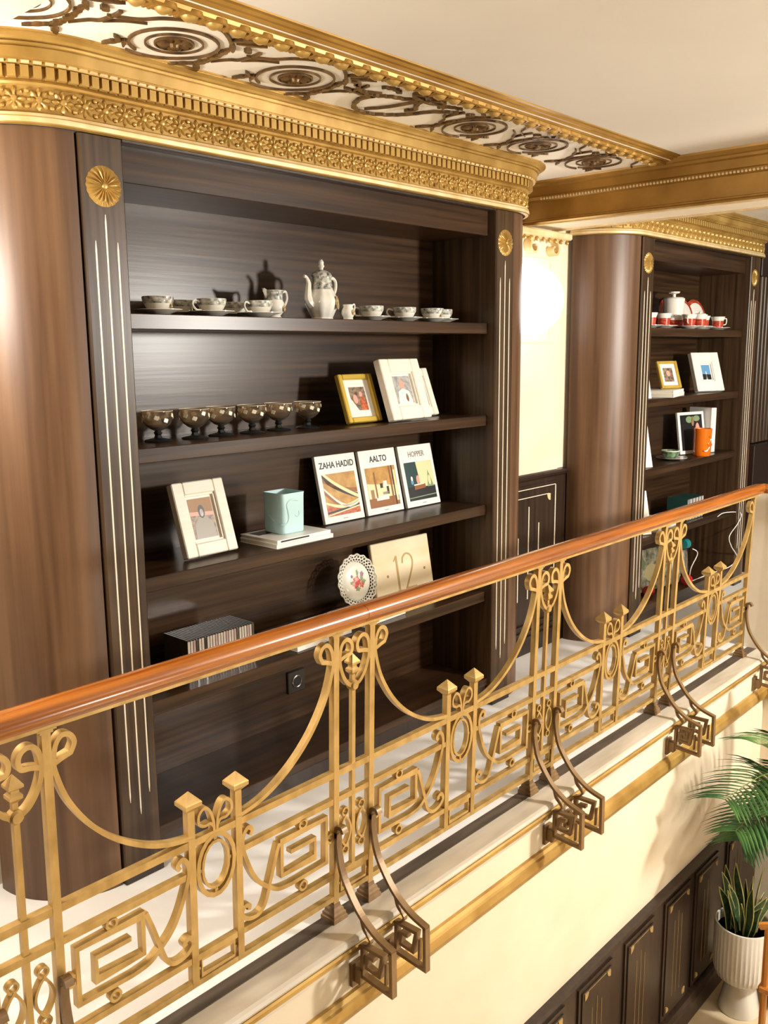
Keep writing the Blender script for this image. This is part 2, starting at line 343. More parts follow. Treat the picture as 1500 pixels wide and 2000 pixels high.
straight([(1.742,SOF+.01),(1.742,SOF-.006),(1.736,SOF-.008),(1.70,SOF-.004),(1.70,SOF+.01)], .787, 3.52, 'trim_12', 'gilt_d')
# cross beams
def beam(xa, xb, name, under):
    pr = [(xa+.02,2.0),(xa+.005,2.0),(xa-.002,2.006),(xa+.003,2.012),(xa+.003,2.017),(xa+.010,2.020),(xa+.010,2.094),(xa+.004,2.097),(xa,2.100),(xa-.004,2.112),(xa,2.118),(xa,2.150),(xa-.010,2.155),(xa-.013,2.164),(xa-.022,2.168),(xa-.034,2.180),(xa-.036,CEIL+.004),(xa+.03,CEIL+.01)]
    b = run_y(pr, 2.40, -3.0, name, 'gilt_d')
    MB().box(xa+.014, xb, -3.0, 2.40, 2.001, 2.30).build('beam_core', 'plaster', b)
    for x0, x1, dz in ((xa+.006, xa+.030, .006), (xb-.03, xb, .006), (xa+.040, xa+.050, .003)):
        MB().box(x0, x1, -3.0, 2.38, 2.0015-dz, 2.002).build('beam_fillet', 'gilt_l', b)
    return b
bm1 = beam(3.52, 3.78, 'trim_13', 0)
bead0 = None
y = 2.26
while y > .9:
    if bead0 is None:
        bead0 = MB().lathe([(0,-.0055),(.004,-.004),(.0055,0),(.004,.004),(0,.0055)], 7).build('bead', 'gilt_l', bm1, True, (3.5165, y, 2.1035))
    else: inst(bead0, bm1, (3.5165, y, 2.1035))
    y -= .0145
lb = struct(MB().box(.527, .787, -3.0, 2.40, 2.006, 2.30).build('trim_14', 'gilt_l'))
run_y([(.527,2.006),(.787,2.006),(.787,2.0),(.74,2.0),(.735,1.998),(.58,1.998),(.575,2.0),(.527,2.0)], 2.40, -3.0, 'trim_15', 'plaster')

# ================================================================== ARABESQUE RELIEF ON THE SOFFIT
ZR = SOF-.0005
def band(pts, t, t1, name, d=.006):
    return MB().ribbon(pts, t, d, y0=ZR-d, plane='xy', t1=t1).build(name, 'bronze', sof)
def leafpoly(c, ang, ln, wd, lobes=3):
    ca, sa = math.cos(ang), math.sin(ang); up = []; dn = []
    for i in range(lobes*4+1):
        t = i/(lobes*4); w = wd*math.sin(PI*min(1, t*.92+.04))*(0.62+.38*abs(math.sin(t*lobes*PI)))
        up.append((t*ln, w)); dn.append((t*ln, -w*.8))
    pts = up+dn[::-1]
    return [(c[0]+x*ca-y*sa, c[1]+x*sa+y*ca) for x, y in pts]
ros0 = None
def motif(cx, cy, sx):
    global ros0
    T = lambda P: [(cx+sx*px, cy+py) for px, py in P]
    if ros0 is None:
        n = 64; L = []
        for r, h in ((.004,.010),(.010,.012),(.013,.005),(.024,.009),(.034,.008),(.040,.002),(.043,.001)):
            L.append([(r*(1+(.10*math.cos(10*2*PI*j/n) if r > .03 else 0))*math.cos(2*PI*j/n), r*(1+(.10*math.cos(10*2*PI*j/n) if r > .03 else 0))*math.sin(2*PI*j/n), -h*(.62+.38*math.cos(10*2*PI*j/n) if r > .012 else 1)) for j in range(n)])
        ros0 = MB().loft(L, True, False).build('rosette', 'bronze', sof, True); rr = ros0
    else: rr = inst(ros0, sof)
    rr.location = (cx, cy, ZR)
    MB().ribbon(circ(cx, cy, .045, n=32), .004, .005, True, ZR-.005, 'xy').build('ring', 'bronze', sof)
    MB().ribbon(circ(cx, cy, .067, n=36), .0035, .005, True, ZR-.005, 'xy').build('ring', 'bronze', sof)
    # main spiral stem: from outside, round the rosette, ending in a ring
    sp = [((.104+.002*max(0, k-26)**1.25)*math.cos(math.radians(115+k*11)), (.104+.0022*max(0, k-26)**1.2)*math.sin(math.radians(115+k*11))) for k in range(34)]
    band(T(sp), .0065, .004, 'scroll_stem')
    top = spline([(-.21,-.055),(-.15,-.08),(-.113,-.125),(-.062,-.154),(.008,-.16),(.056,-.132),(.09,-.10)], 5)
    band(T(top), .003, .010, 'scroll_stem')
    for c, a, l, w in (((.075,-.118),-.85,.085,.014),((.095,-.112),-.45,.075,.010),((.09,-.105),.9,.06,.012),((.11,-.07),1.4,.06,.014),((.124,-.02),1.6,.06,.015),((.128,.03),1.75,.06,.016),((.125,.08),1.0,.055,.014),((.12,.075),2.3,.07,.009),((-.10,.055),2.0,.06,.013),((-.10,.05),1.1,.05,.008),((-.105,.06),-2.6,.035,.007)):
        MB().poly(T(leafpoly(c, a, l, w*.75)), ZR-.007, ZR).build('acanthus_leaf', 'bronze', sof)
    MB().poly(T(leafpoly((.135,-.10), .6, .030, .012, 2)), ZR-.008, ZR).build('bud', 'bronze', sof)
    s2 = spline([(.137,.041),(.16,.0),(.18,-.019),(.185,-.07),(.182,-.096)], 5); band(T(s2), .004, .010, 'scroll_stem')
    s3 = spline([(.185,-.017),(.218,-.051),(.262,-.073)], 5); band(T(s3), .007, .003, 'scroll_stem')
for cx in (.99, 1.373, 1.755): motif(cx, 1.90, 1)
for cx in (2.53, 2.905, 3.298): motif(cx, 1.885, -1)
for P, t, t1 in (([(1.87,1.795),(1.925,1.83),(1.962,1.848),(2.01,1.856),(2.053,1.832),(2.109,1.815),(2.14,1.78)],.012,.007),([(2.018,1.858),(2.012,1.91),(2.061,1.98),(2.134,2.003),(2.204,1.968),(2.242,1.918),(2.27,1.85),(2.33,1.80)],.013,.009),
               ([(2.10,1.975),(2.134,1.905),(2.15,1.80)],.005,.008),([(1.90,1.86),(1.97,1.87),(2.02,1.86)],.005,.010),([(1.97,1.783),(2.008,1.772),(2.043,1.783)],.005,.014),([(2.236,1.801),(2.267,1.78),(2.312,1.768)],.010,.004),([(2.15,1.79),(2.18,1.84),(2.21,1.87),(2.20,1.90)],.012,.010)):
    pts = spline(P, 7)
    pts2 = [(x, y+.003*math.sin(i*1.9)) for i, (x, y) in enumerate(pts)]
    band(pts2, t, t1, 'garland', .008)
for rx, ry, a in ((2.118,1.768,.2),(2.188,1.775,-.3)):
    MB().ribbon([(rx+.034*math.cos(t)*math.cos(a)-.016*math.sin(t)*math.sin(a), ry+.034*math.cos(t)*math.sin(a)+.016*math.sin(t)*math.cos(a)) for t in [2*PI*k/18 for k in range(18)]], .009, .009, True, ZR-.009, 'xy').build('bow_loop', 'bronze', sof)
MB().lathe([(0,-.012),(.012,-.009),(.015,0)], 10, (2.155, 1.772, ZR)).build('bow_knot', 'bronze', sof, True)

# ================================================================== BOOKCASES WITH CORNICES
YF = 2.10; RW = .245; PW = .1195
SHELF = (1.563, 1.205, .845, .484); BASE = .113
def bay_path(xl, xr, p, n=14):
    cy = YF+RW; r = RW+p
    A = [(xl+r*math.cos(PI+PI/2*i/n), cy+r*math.sin(PI+PI/2*i/n)) for i in range(n+1)]
    B = [(xr+r*math.cos(1.5*PI+PI/2*i/n), cy+r*math.sin(1.5*PI+PI/2*i/n)) for i in range(n+1)]
    return A+B
def sweep(xl, xr, prof, name, mt, parent=None):
    rows = [[(x, y, z) for x, y in bay_path(xl, xr, p)] for p, z in prof]
    mb = MB(); k = len(rows[0])
    for r in rows: mb.v += r
    for i in range(len(rows)-1):
        for j in range(k-1): mb.f.append((i*k+j, i*k+j+1, (i+1)*k+j+1, (i+1)*k+j))
    return mb.build(name, mt, parent, True, ang=14)
flower0 = None; dentil0 = None
def along(xl, xr, p, step):                # points with heading along the cornice
    cy = YF+RW; r = RW+p; out = []; La = r*PI/2; Ls = xr-xl; s = step/2
    while s < 2*La+Ls:
        if s < La: a = PI+s/r; out.append((xl+r*math.cos(a), cy+r*math.sin(a), a+PI/2))
        elif s < La+Ls: out.append((xl+s-La, YF-p, 2*PI))
        else: a = 1.5*PI+(s-La-Ls)/r; out.append((xr+r*math.cos(a), cy+r*math.sin(a), a+PI/2))
        s += step
    return out
def cornice(xl, xr, trim, fine):
    global flower0, dentil0
    c = struct(sweep(xl, xr, [(.0,1.988),(.012,1.990),(.0155,1.996),(.016,2.004),(.012,2.013),(.004,2.017),(.003,2.071),(.012,2.074),(.015,2.079),(.012,2.084),(.010,2.086),(.012,2.112),(.030,2.114),(.032,2.119),(.038,2.1195),(.038,2.123),(.044,2.1235),(.046,2.146),(.043,2.1465),(.043,2.149),(.052,2.1495),(.054,2.154),(.050,2.1545),(.050,2.157),(.058,2.158),(.062,2.163),(.070,2.168),(.073,2.1685),(.073,2.171),(.078,2.1715),(.078,2.178)], trim, 'gilt'))
    sweep(xl, xr, [(.0162,1.992),(.0165,2.002),(.013,2.0125),(.0042,2.0165)], 'pale_torus', 'gilt_l', c)
    if dentil0 is None:
        dentil0 = MB().box(-.0092, .0092, -.016, .002, -.014, .012).build('dentil', 'gilt', c)
        n = 48; L = []
        for r, h in ((.003,.0095),(.006,.0085),(.0075,.003),(.014,.0075),(.020,.006),(.0235,.001)):
            L.append([(r*(1+(.16*math.cos(8*2*PI*j/n) if r > .012 else 0))*math.cos(2*PI*j/n), -h*(.55+.45*math.cos(8*2*PI*j/n) if r > .008 else 1), r*(1+(.16*math.cos(8*2*PI*j/n) if r > .012 else 0))*math.sin(2*PI*j/n)) for j in range(n)])
        flower0 = MB().loft(L, True, False).build('frieze_flower', 'gilt', c, True)
        first = True
    else: first = False
    for k, (x, y, a) in enumerate(along(xl, xr, .012, .0268)):
        q = dentil0 if (first and k == 0) else inst(dentil0, c); q.location = (x, y, 2.100); q.rotation_euler = (0, 0, a)
    for k, (x, y, a) in enumerate(along(xl, xr, .003, .0545)):
        q = flower0 if (first and k == 0) else inst(flower0, c); q.location = (x, y, 2.044); q.rotation_euler = (0, 0, a)
    if fine:
        lk = MB()
        for x, y, a in along(xl, xr, .003, .0545):   # small links between the flowers
            for dz in (-.017, .017):
                s_ = .02725; lk.lathe([(0,-.006),(.005,-.003),(.006,0),(.005,.003),(0,.006)], 6, (x+s_*math.cos(a)-.002*math.sin(a)*-1, y+s_*math.sin(a)-.003, 2.044+dz))
        o_ = lk.build('frieze_bud', 'gilt', c, True); o_['kind'] = 'stuff'
        kk = MB()
        for x, y, a in along(xl, xr, .034, .0268):   # key blocks above the dentils
            ca, sa = math.cos(a), math.sin(a)
            def Pq(u, v, z): return (x+u*ca-v*sa, y+u*sa+v*ca, z)
            u0, v0 = .009, .004
            kk.add([Pq(-u0,-v0,2.1145),Pq(u0,-v0,2.1145),Pq(u0,v0,2.1145),Pq(-u0,v0,2.1145),Pq(-u0,-v0,2.1195),Pq(u0,-v0,2.1195),Pq(u0,v0,2.1195),Pq(-u0,v0,2.1195)], [(0,3,2,1),(4,5,6,7),(0,1,5,4),(1,2,6,5),(2,3,7,6),(3,0,4,7)])
        o_ = kk.build('key_band', 'gilt_l', c); o_['kind'] = 'stuff'
    return c
medal0 = None
def bookcase(xl, xr, label):
    global medal0
    t = thing('built_in_bookcase', label, 'bookcase', ((xl+xr)/2, 2.25, 0))
    ox, oy = (xl+xr)/2, 2.25
    def B(name, mt, x0, x1, y0, y1, z0, z1, b=.002, par=None): return MB().bbox(x0-ox, x1-ox, y0-oy, y1-oy, z0, z1, b).build(name, mt, par or t)
    xi0, xi1 = xl+PW, xr-PW
    for s, (a, b) in enumerate(((xl, xi0), (xi1, xr))):
        p = B('pilaster', 'wood_v', a, b, YF, 2.42, 0, 1.989, .004)
        xm = (a+b)/2
        for dx, z0, z1 in ((-.031, .235, 1.735), (0, .19, 1.80), (.031, .245, 1.735)):
            MB().loft([[(xm+dx-ox+u*k_, v-oy, z) for u, v in ((-.0022,YF),(-.0016,YF-.0014),(.0016,YF-.0014),(.0022,YF))] for z, k_ in ((z0,.2),(z0+.02,1),(z1-.02,1),(z1,.2))], True, True).build('flute_inlay', 'inlay', p)
        if medal0 is None:
            n = 96; L = []
            for r, h in ((.003,.011),(.006,.010),(.008,.006),(.018,.0095),(.034,.0085),(.044,.005),(.049,.001)):
                L.append([(r*(1+(.03*math.cos(20*2*PI*j/n) if r > .04 else 0))*math.cos(2*PI*j/n), -h*(.66+.34*math.cos(20*2*PI*j/n) if r > .01 else 1), r*math.sin(2*PI*j/n)) for j in range(n)])
            medal0 = MB().loft(L, True, False).build('rosette', 'gilt', p, True); q = medal0
        else: q = inst(medal0, p)
        q.location = (xm-ox, YF-oy, 1.867); q['label'] = 'round gilded fluted rosette'
        B('plinth_block', 'wood_d', a-.002, b+.002, YF-.006, YF+.02, 0, .03, .002, p)
        # quarter-round veneered side that runs back to the wall
        cy = YF+RW; cx = xl if s == 0 else xr; r = RW-.009; g = .007/r
        mb = MB(); a0, a1 = (PI, 1.5*PI-g) if s == 0 else (1.5*PI+g, 2*PI)
        pts = [(cx+r*math.cos(a0+(a1-a0)*i/20)-ox, cy+r*math.sin(a0+(a1-a0)*i/20)-oy) for i in range(21)]
        if s == 0: pts += [(cx-.007-ox, cy-oy)]
        else: pts = [(cx+.007-ox, cy-oy)]+pts
        mb.poly(pts, 0.0, 1.988); mb.build('curved_side', 'wood_c', t, True)
    B('top_board', 'wood_d', xi0, xi1, YF+.002, 2.414, 1.980, 1.9895)
    B('lintel', 'wood_h', xi0, xi1, 2.135, 2.415, 1.891, 1.989)
    for z in SHELF: B('shelf', 'wood_h', xi0, xi1, 2.1346, 2.413, z-.041, z)
    B('bottom_board', 'wood_h', xi0, xi1, 2.12, 2.413, BASE-.03, BASE)
    B('kick_board', 'wood_d', xi0, xi1, 2.128, 2.15, 0, BASE-.03)
    B('back_panel', 'wood_h', xi0, xi1, 2.412, 2.44, 0, 1.989)
    return t
NL, NR = 1.2266, 3.0800; FL, FR = 4.165, 5.650
bookcase(NL, NR, 'large dark walnut bookcase at the front holding a coffee pot and three standing art books')
bookcase(FL, FR, 'far dark walnut bookcase beyond the globe lamp with red tartan china on top shelf')
cornice(NL, NR, 'trim_16', True)
cornice(FL, FR, 'trim_17', False)
# fluted dark joinery past the far bookcase
fw = thing('fluted_door_surround', 'dark fluted wooden door surround at right edge past the far bookcase', 'door surround', (6.12, 2.22, 0))
for i in range(7): MB().lathe([(.024, 0), (.024, 1.15)], 10, (-.10+i*.06, 0, .85)).build('fluted_rib', 'wood_v', fw, True)
MB().bbox(-.20, .40, -.04, .04, 2.0-.10, 2.10).build('head', 'wood_d', fw); MB().bbox(-.20, .40, -.06, .04, 0, .84).build('pedestal', 'wood_d', fw)

# outlet on the back panel
ot = thing('wall_outlet', 'dark square power socket with pale ring on bookcase back under the fourth shelf', 'socket', (2.153, 2.412, .26))
MB().bbox(-.042, .042, -.009, 0, -.042, .042, .003).build('plate', 'outlet', ot)
MB().tube([(.021*math.cos(a), -.010, .021*math.sin(a)) for a in [2*PI*i/24 for i in range(24)]], .0035, 6, True).build('ring', 'chrome', ot, True)
MB().lathe([(0,0),(.019,0),(.019,.004),(0,.004)], 20).build('socket_well', 'black', ot, False, (0, -.0085, 0), (PI/2, 0, 0))

# globe lamp
gl = thing('globe_wall_lamp', 'glowing white glass globe lamp on the wall between the two bookcases', 'lamp', (3.485, 2.299, 1.675))
pr = [(.156*math.cos(a), .156*math.sin(a)) for a in [(-1.13+(1.13+PI/2)*i/20) for i in range(21)]]
MB().lathe([(r, z) for r, z in pr], 36).build('globe', 'globe', gl, True, (0, 0, 0), (PI/2, 0, 0))
MB().lathe([(.062,0),(.075,.004),(.080,.018),(.075,.030),(.064,.034)], 28).build('brass_collar', 'brass', gl, True, (0, .172 if False else .07, 0), (PI/2, 0, 0))

# ================================================================== RAILING
RL = thing('balcony_railing', 'gold painted wrought iron railing with Greek key panels and mahogany handrail', 'railing', (0, 1.56, 0), (.0257, 0, 0))
def rb(name, mt='iron', parent=None, **k): return k
hp = [(-.012,0),(-.020,.002),(-.022,.010),(-.029,.016),(-.030,.026),(-.024,.038),(-.012,.044),(0,.0455),(.012,.044),(.024,.038),(.030,.026),(.029,.016),(.022,.010),(.020,.002),(.012,0)]
MB().loft([[(x, y, .787+z) for y, z in hp] for x in (-1.2, 1.60)], True, True).build('handrail', 'rail', RL, True)
MB().loft([[(x, y, .787+z) for y, z in hp] for x in (1.6015, 4.285)], True, True).build('handrail', 'rail', RL, True)
HRr = MB().loft([[(4.285+0*y, y, .787+z) for y, z in hp]]+[[(4.285-y*math.sin(a)+.05*math.sin(a), -.05+(y+.05)*math.cos(a), .787+z) for y, z in hp] for a in [PI/2*i/6 for i in range(1, 7)]]+[[(4.335-y, -2.5, .787+z) for y, z in hp]], True, True).build('handrail', 'rail', RL, True)
MB().box(-1.2, 4.285, -.014, .014, .779, .7865).build('handrail_plate', 'iron', RL)
PAIRS = (.685, 1.571, 2.483, 3.388, 4.310)
T_, D_ = .0105, .018
src = {}
def put(key, make, x, mirror=False, parent=None, sub=None):
    s = -1 if mirror else 1
    if key not in src:
        o = make(); o.parent = parent or RL; src[key] = o
    else: o = inst(src[key], parent or RL)
    o.location = (x, 0, 0); o.scale = (s, 1, 1)
    return o
def mk_post(): return MB().box(-.009,.009,-.009,.009,.034,.772).box(-.013,.013,-.012,.012,.770,.776).box(-.019,.019,-.014,.014,.776,.781).build('post', 'iron')
def mk_plinth(): return MB().loft([[(sx*w, sy*w, z) for sx, sy in ((-1,-1),(1,-1),(1,1),(-1,1))] for w, z in ((.025,0),(.025,.011),(.022,.013),(.022,.021),(.018,.024),(.017,.032),(.012,.036),(.0105,.046))], True, True).build('post_base', 'iron_d')
def mk_rod(): return MB().box(-.006,.006,-.006,.006,.125,.622).build('rod', 'iron')
def mk_fin():
    mb = MB().box(-.0055,.0055,-.0055,.0055,.634,.662)
    mb.loft([[(sx*w, sy*w, z) for sx, sy in ((-1,-1),(1,-1),(1,1),(-1,1))] for w, z in ((.006,.655),(.0125,.663),(.0125,.670),(.008,.675),(.008,.680),(.0145,.685),(.0145,.690),(.0005,.710))], True, True)
    return mb.build('finial', 'iron')
def mk_boss(): return MB().lathe([(0,-.013),(.010,-.013),(.014,-.008),(.0145,.008),(.010,.013),(0,.013)], 16).build('boss', 'iron', None, True)
sw = spline([(.112,.716),(.120,.735),(.112,.752),(.096,.756),(.083,.742),(.077,.715),(.079,.686),(.101,.621),(.145,.552),(.20,.497),(.262,.456),(.32,.432),(.385,.420)], 6)
loopo = spline([(.079,.705),(.094,.711),(.112,.716)], 4)
def mk_swag(): return MB().ribbon(loopo[:-1]+sw, T_, D_).build('swag_scroll', 'iron', None, True)
ins = spline([(.030,.713),(.014,.716),(.009,.732),(.016,.748),(.032,.754),(.047,.742),(.053,.715),(.051,.690),(.040,.660),(.024,.638),(.008,.628)], 6)
loopi = spline([(.052,.706),(.042,.710),(.030,.713)], 4)
def mk_in(): return MB().ribbon(loopi[:-1]+ins, T_, D_).build('inner_scroll', 'iron', None, True)
KEY = [(.221,.262),(.140,.262),(.140,.212),(.250,.212),(.250,.301),(.100,.301),(.100,.178),(.222,.176)]
s1 = spline([(.222,.176),(.262,.182),(.292,.202),(.318,.225),(.338,.255),(.354,.292),(.368,.336),(.366,.366),(.352,.382),(.340,.372),(.346,.360)], 5)
def mk_key(): return MB().ribbon(KEY[:-1]+s1, T_, D_).build('greek_key', 'iron')
s2_ = spline([(.258,.301),(.272,.262),(.288,.212),(.304,.165),(.326,.146),(.356,.150),(.374,.168),(.366,.186),(.352,.182),(.354,.172)], 5)
def mk_s2(): return MB().ribbon(s2_, T_, D_).build('lower_scroll', 'iron')
def ring_mk(name, r, t=.0045, d=.014, rz=None): return lambda: MB().ribbon(circ(0, 0, r, rz, 18), t, d, True).build(name, 'iron', None, True)
def mk_cpost():
    return MB().box(-.009,.009,-.009,.009,.058,.497).build('short_post', 'iron')
def mk_cap(): return MB().loft([[(sx*w, sy*w, z) for sx, sy in ((-1,-1),(1,-1),(1,1),(-1,1))] for w, z in ((.010,.485),(.021,.497),(.021,.506),(.0195,.508),(.0005,.529))], True, True).build('pyramid_cap', 'iron')
def mk_bow():
    P = spline([(-.004,.415),(-.006,.44),(-.016,.468),(-.030,.478),(-.044,.466),(-.044,.446),(-.030,.436),(-.014,.436),(-.004,.425)], 5)
    return MB().ribbon(P, .007, D_).ribbon([(-x, z) for x, z in P], .007, D_).build('bow', 'iron', None, True)
def mk_poval():
    P = [(.019*math.sin(PI*i/12)**.8, .277-.083*i/12) for i in range(13)]; Q = [(-x, z) for x, z in P[::-1]]
    return MB().ribbon(P+Q[1:-1], .0055, .016, True).build('long_oval', 'iron', None, True)
def mk_rect():
    mb = MB().ribbon([(-.046,.076),(.046,.076),(.046,.114),(-.046,.114)], .006, .014, True)
    for x, z in ((0,.117),(0,.073),(-.052,.095),(.052,.095)): mb.cbox((x, 0, z), (.006, .010, .006))
    return mb.build('small_frame', 'iron')
bpts = spline([(1.548,.235),(1.5445,.262),(1.530,.268),(1.522,.256)], 5)
bc = spline([(1.5445,.250),(1.545,.21),(1.530,.145),(1.500,.095),(1.465,.055),(1.43,.030),(1.397,.014),(1.352,.002)], 6)
def shY(P): return [(y-1.56, z) for y, z in P]
def mk_br():
    mb = MB().ribbon(shY(bpts), .010, .018, plane='yz').ribbon(shY(bc), .009, .018, plane='yz')
    mb.ribbon(shY([(1.356,.002),(1.352,-.118),(1.452,-.112),(1.452,-.026),(1.384,-.024),(1.394,-.084),(1.436,-.080),(1.434,-.048),(1.412,-.047)]), .0105, .018, plane='yz')
    mb.ribbon(shY(spline([(1.46,.045),(1.452,.022),(1.440,.010),(1.428,-.004),(1.440,-.020),(1.452,-.024)], 4)), .006, .012, plane='yz')
    mb.ribbon(shY([(1.375,-.04),(1.375,-.10)]), .006, .010, plane='yz')
    mb.box(-.014,.014,1.452-1.56,1.478-1.56,-.135,-.095).box(-.020,.020,1.474-1.56,1.492-1.56,-.150,-.085)
    return mb.build('bracket', 'iron_d')
for z, a, b in ((.407, .017, .017), (.125, .015, .016), (.062, .014, .017)):
    MB().box(-1.2, 4.25, -b/2, b/2, z-a/2, z+a/2).build('rail_bar', 'iron', RL)
for i, px in enumerate(PAIRS):
    sides = (-1, 1) if i < 4 else (-1,)
    for s in sides:
        p = put('post', mk_post, px+.065*s); q = put('plinth', mk_plinth, px+.065*s)
        put('swag', mk_swag, px, s < 0)
        put('key', mk_key, px, s < 0); put('s2', mk_s2, px, s < 0)
        for key, u, z in (('r', .179, .3175), ('r', .180, .1515), ('r', .0855, .238)):
            o = put('ring', ring_mk('ring', .0115, .006, .016), px+u*s); o.location = (px+u*s, 0, z)
        o = put('bracket', mk_br, px+.065*s)
    if i < 4:
        rd = put('rod', mk_rod, px); f_ = put('fin', mk_fin, px); b_ = put('boss', mk_boss, px)
        b_.rotation_euler = (PI/2, 0, 0); b_.location = (px, 0, .627)
        for s in (-1, 1):
            put('in', mk_in, px, s < 0)
            o = put('poval', mk_poval, px+.030*s)
            for z in (.290, .182): o = put('pring', ring_mk('ring', .0105), px); o.location = (px+.030*s, 0, z)
        put('rect', mk_rect, px)
    MB().box((PAIRS[i-1] if i else -1.2)+.065, px-.065, -.008, .008, .327, .342).build('rail_bar', 'iron', RL) if False else None
for i in range(4):
    cx = (PAIRS[i]+PAIRS[i+1])/2
    for s in (-1, 1):
        p = put('cpost', mk_cpost, cx+.0645*s); c_ = put('cap', mk_cap, cx+.0645*s)
    put('bow', mk_bow, cx); put('rect', mk_rect, cx)
    o = put('oval', ring_mk('oval', .050, .0105, .018, .074), cx); o.location = (cx, 0, .331)
    o = put('ovali', ring_mk('inner_oval', .036, .0065, .014, .056), cx); o.location = (cx, 0, .331)
    dt = MB()
    for dx, dz in ((0,.064),(0,-.064),(.0435,0),(-.0435,0)): dt.cbox((dx, 0, dz), (.008,.012,.008))
    dt.build('oval_studs', 'iron', RL, False, (cx, 0, .331))
    for a, b in ((PAIRS[i]+.065, cx-.0645), (cx+.0645, PAIRS[i+1]-.065)):
        MB().box(a, b, -.008, .008, .327, .342).build('rail_bar', 'iron', RL)
for px in PAIRS[:4]: MB().box(px-.065, px+.065, -.008, .008, .327, .342).build('rail_bar', 'iron', RL)

# ================================================================== THINGS ON THE NEAR BOOKCASE
Z1, Z2, Z3, Z4 = SHELF
E0 = .0004
# --- tea service
def cup_parts(t, printed='china_p', r=.043, h=.046, hang=0.5):
    MB().lathe([(.018,0),(.022,.002),(.021,.005),(.034,.016),(.041,.030),(r,h),(r-.002,h),(.039,.030),(.030,.014),(0,.009)], 24).build('bowl', 'china', t, True)
    MB().lathe([(.0405,.027),(.0418,.030),(r+.0008,h-.004),(r+.0006,h-.001)], 24, cap=False).build('printed_band', printed, t, True)
    P = spline([(r*.93,.036),(r+.016,.041),(r+.022,.028),(r+.010,.014),(r*.80,.014)], 4)
    MB().tube([(x*math.cos(hang), x*math.sin(hang), z) for x, z in P], .0032, 6).build('handle', 'china', t, True)
    a = -1.15
    MB().lathe([(0,0),(.008,0),(.008,.001),(0,.0012)], 14).build('medallion', 'medal', t, False, (.0385*math.cos(a), .0385*math.sin(a), .022), (PI/2, 0, a+PI/2))
def saucer_mb(r=.067): return MB().lathe([(.022,0),(.030,.001),(.040,.006),(r,.014),(r,.0155),(.040,.009),(.028,.004),(0,.004)], 32)
CUPS = [(1.499,2.205,True,'leftmost cup at the left end of the top shelf',.2),(1.650,2.320,False,'cup with its handle showing behind the leftmost saucer',.3),
        (1.683,2.205,True,'second front cup from the left on the top shelf',2.6),(1.858,2.320,False,'cup behind the second front saucer from the left',2.4),
        (1.862,2.205,True,'cup just left of the milk jug on the top shelf',2.8),(2.380,2.215,True,'first cup to the right of the coffee pot',2.0),
        (2.555,2.215,True,'second cup to the right of the coffee pot',2.0),(2.702,2.205,True,'left cup of the rightmost pair on the top shelf',-.2),(2.806,2.245,False,'rightmost cup of the tea set on the top shelf',.4)]
c0 = None; s0 = None
for x, y, sau, lab, ha in CUPS:
    lz = Z1+.0045+E0
    L_ = 'white floral porcelain teacup, '+lab
    if c0 is None: c0 = thing('teacup', L_, 'cup', (x, y, lz), (0, 0, ha), 'porcelain tea set'); cup_parts(c0)
    else: dup(c0, (x, y, lz), (0, 0, ha), L_)
    Ls = 'white porcelain saucer under the '+lab
    if s0 is None: s0 = tag(saucer_mb().build('saucer', 'china', None, True, (x, y, Z1+E0)), Ls, 'saucer', 'porcelain tea saucers')
    else: q = inst(s0, None, (x, y, Z1+E0)); q['label'] = Ls
jg = thing('milk_jug', 'white floral porcelain milk jug behind the third cup from the left', 'jug', (1.978, 2.27, Z1+E0))
MB().lathe([(.024,0),(.028,.003),(.022,.010),(.036,.028),(.038,.042),(.030,.060),(.029,.075),(.034,.090),(.031,.090),(.026,.074),(0,.02)], 24).build('body', 'china', jg, True)
MB().lathe([(.0305,.060),(.0297,.075),(.034,.0885)], 24, cap=False).build('printed_band', 'china_p', jg, True)
MB().loft([[(-.020,-.014,.082),(-.020,.014,.082),(-.03,0,.062)],[(-.042,-.006,.096),(-.042,.006,.096),(-.044,0,.088)]], True, True).build('spout', 'china', jg)
MB().tube([(x, 0, z) for x, z in spline([(.030,.082),(.052,.088),(.058,.066),(.048,.045),(.036,.036)], 5)], .0042, 6).build('handle', 'china', jg, True)
MB().lathe([(0,0),(.011,0),(.011,.001),(0,.0014)], 14).build('medallion', 'medal', jg, False, (.016, -.033, .034), (PI/2, 0, .45))
cp = thing('coffee_pot', 'tall white floral porcelain coffee pot with lid on the top shelf', 'coffee pot', (2.165, 2.24, Z1+E0))
n = 32
def fl(r, z, k=.05): return [(r*(1+k*math.cos(8*2*PI*j/n))*math.cos(2*PI*j/n), r*(1+k*math.cos(8*2*PI*j/n))*math.sin(2*PI*j/n), z) for j in range(n)]
MB().loft([fl(.032,0,.02),fl(.036,.003,.02),fl(.034,.008),fl(.042,.025),fl(.053,.050),fl(.054,.062),fl(.044,.082),fl(.035,.100),fl(.031,.122),fl(.032,.140,.02)], True, True).build('body', 'china', cp, True)
MB().loft([fl(.0362,.098),fl(.0315,.122),fl(.0326,.140,.02)]).build('printed_band', 'china_p', cp, True)
MB().loft([fl(.034,.139,0),fl(.036,.143,0),fl(.031,.152,0),fl(.016,.160,0),fl(.007,.163,0)], True, True).build('lid', 'china_p', cp, True)
MB().lathe([(.006,.162),(.007,.168),(.011,.174),(.008,.180),(.009,.187),(.004,.195),(0,.196)], 12).build('finial', 'china', cp, True)
sp_ = spline([(-.044,.050),(-.062,.066),(-.062,.095),(-.060,.118),(-.070,.136),(-.079,.138)], 5)
MB().tube([(x, 0, z) for x, z in sp_], [.017-.0118*min(1, i/(len(sp_)-6)) if i < len(sp_)-5 else .0052 for i in range(len(sp_))], 8).build('spout', 'china', cp, True)
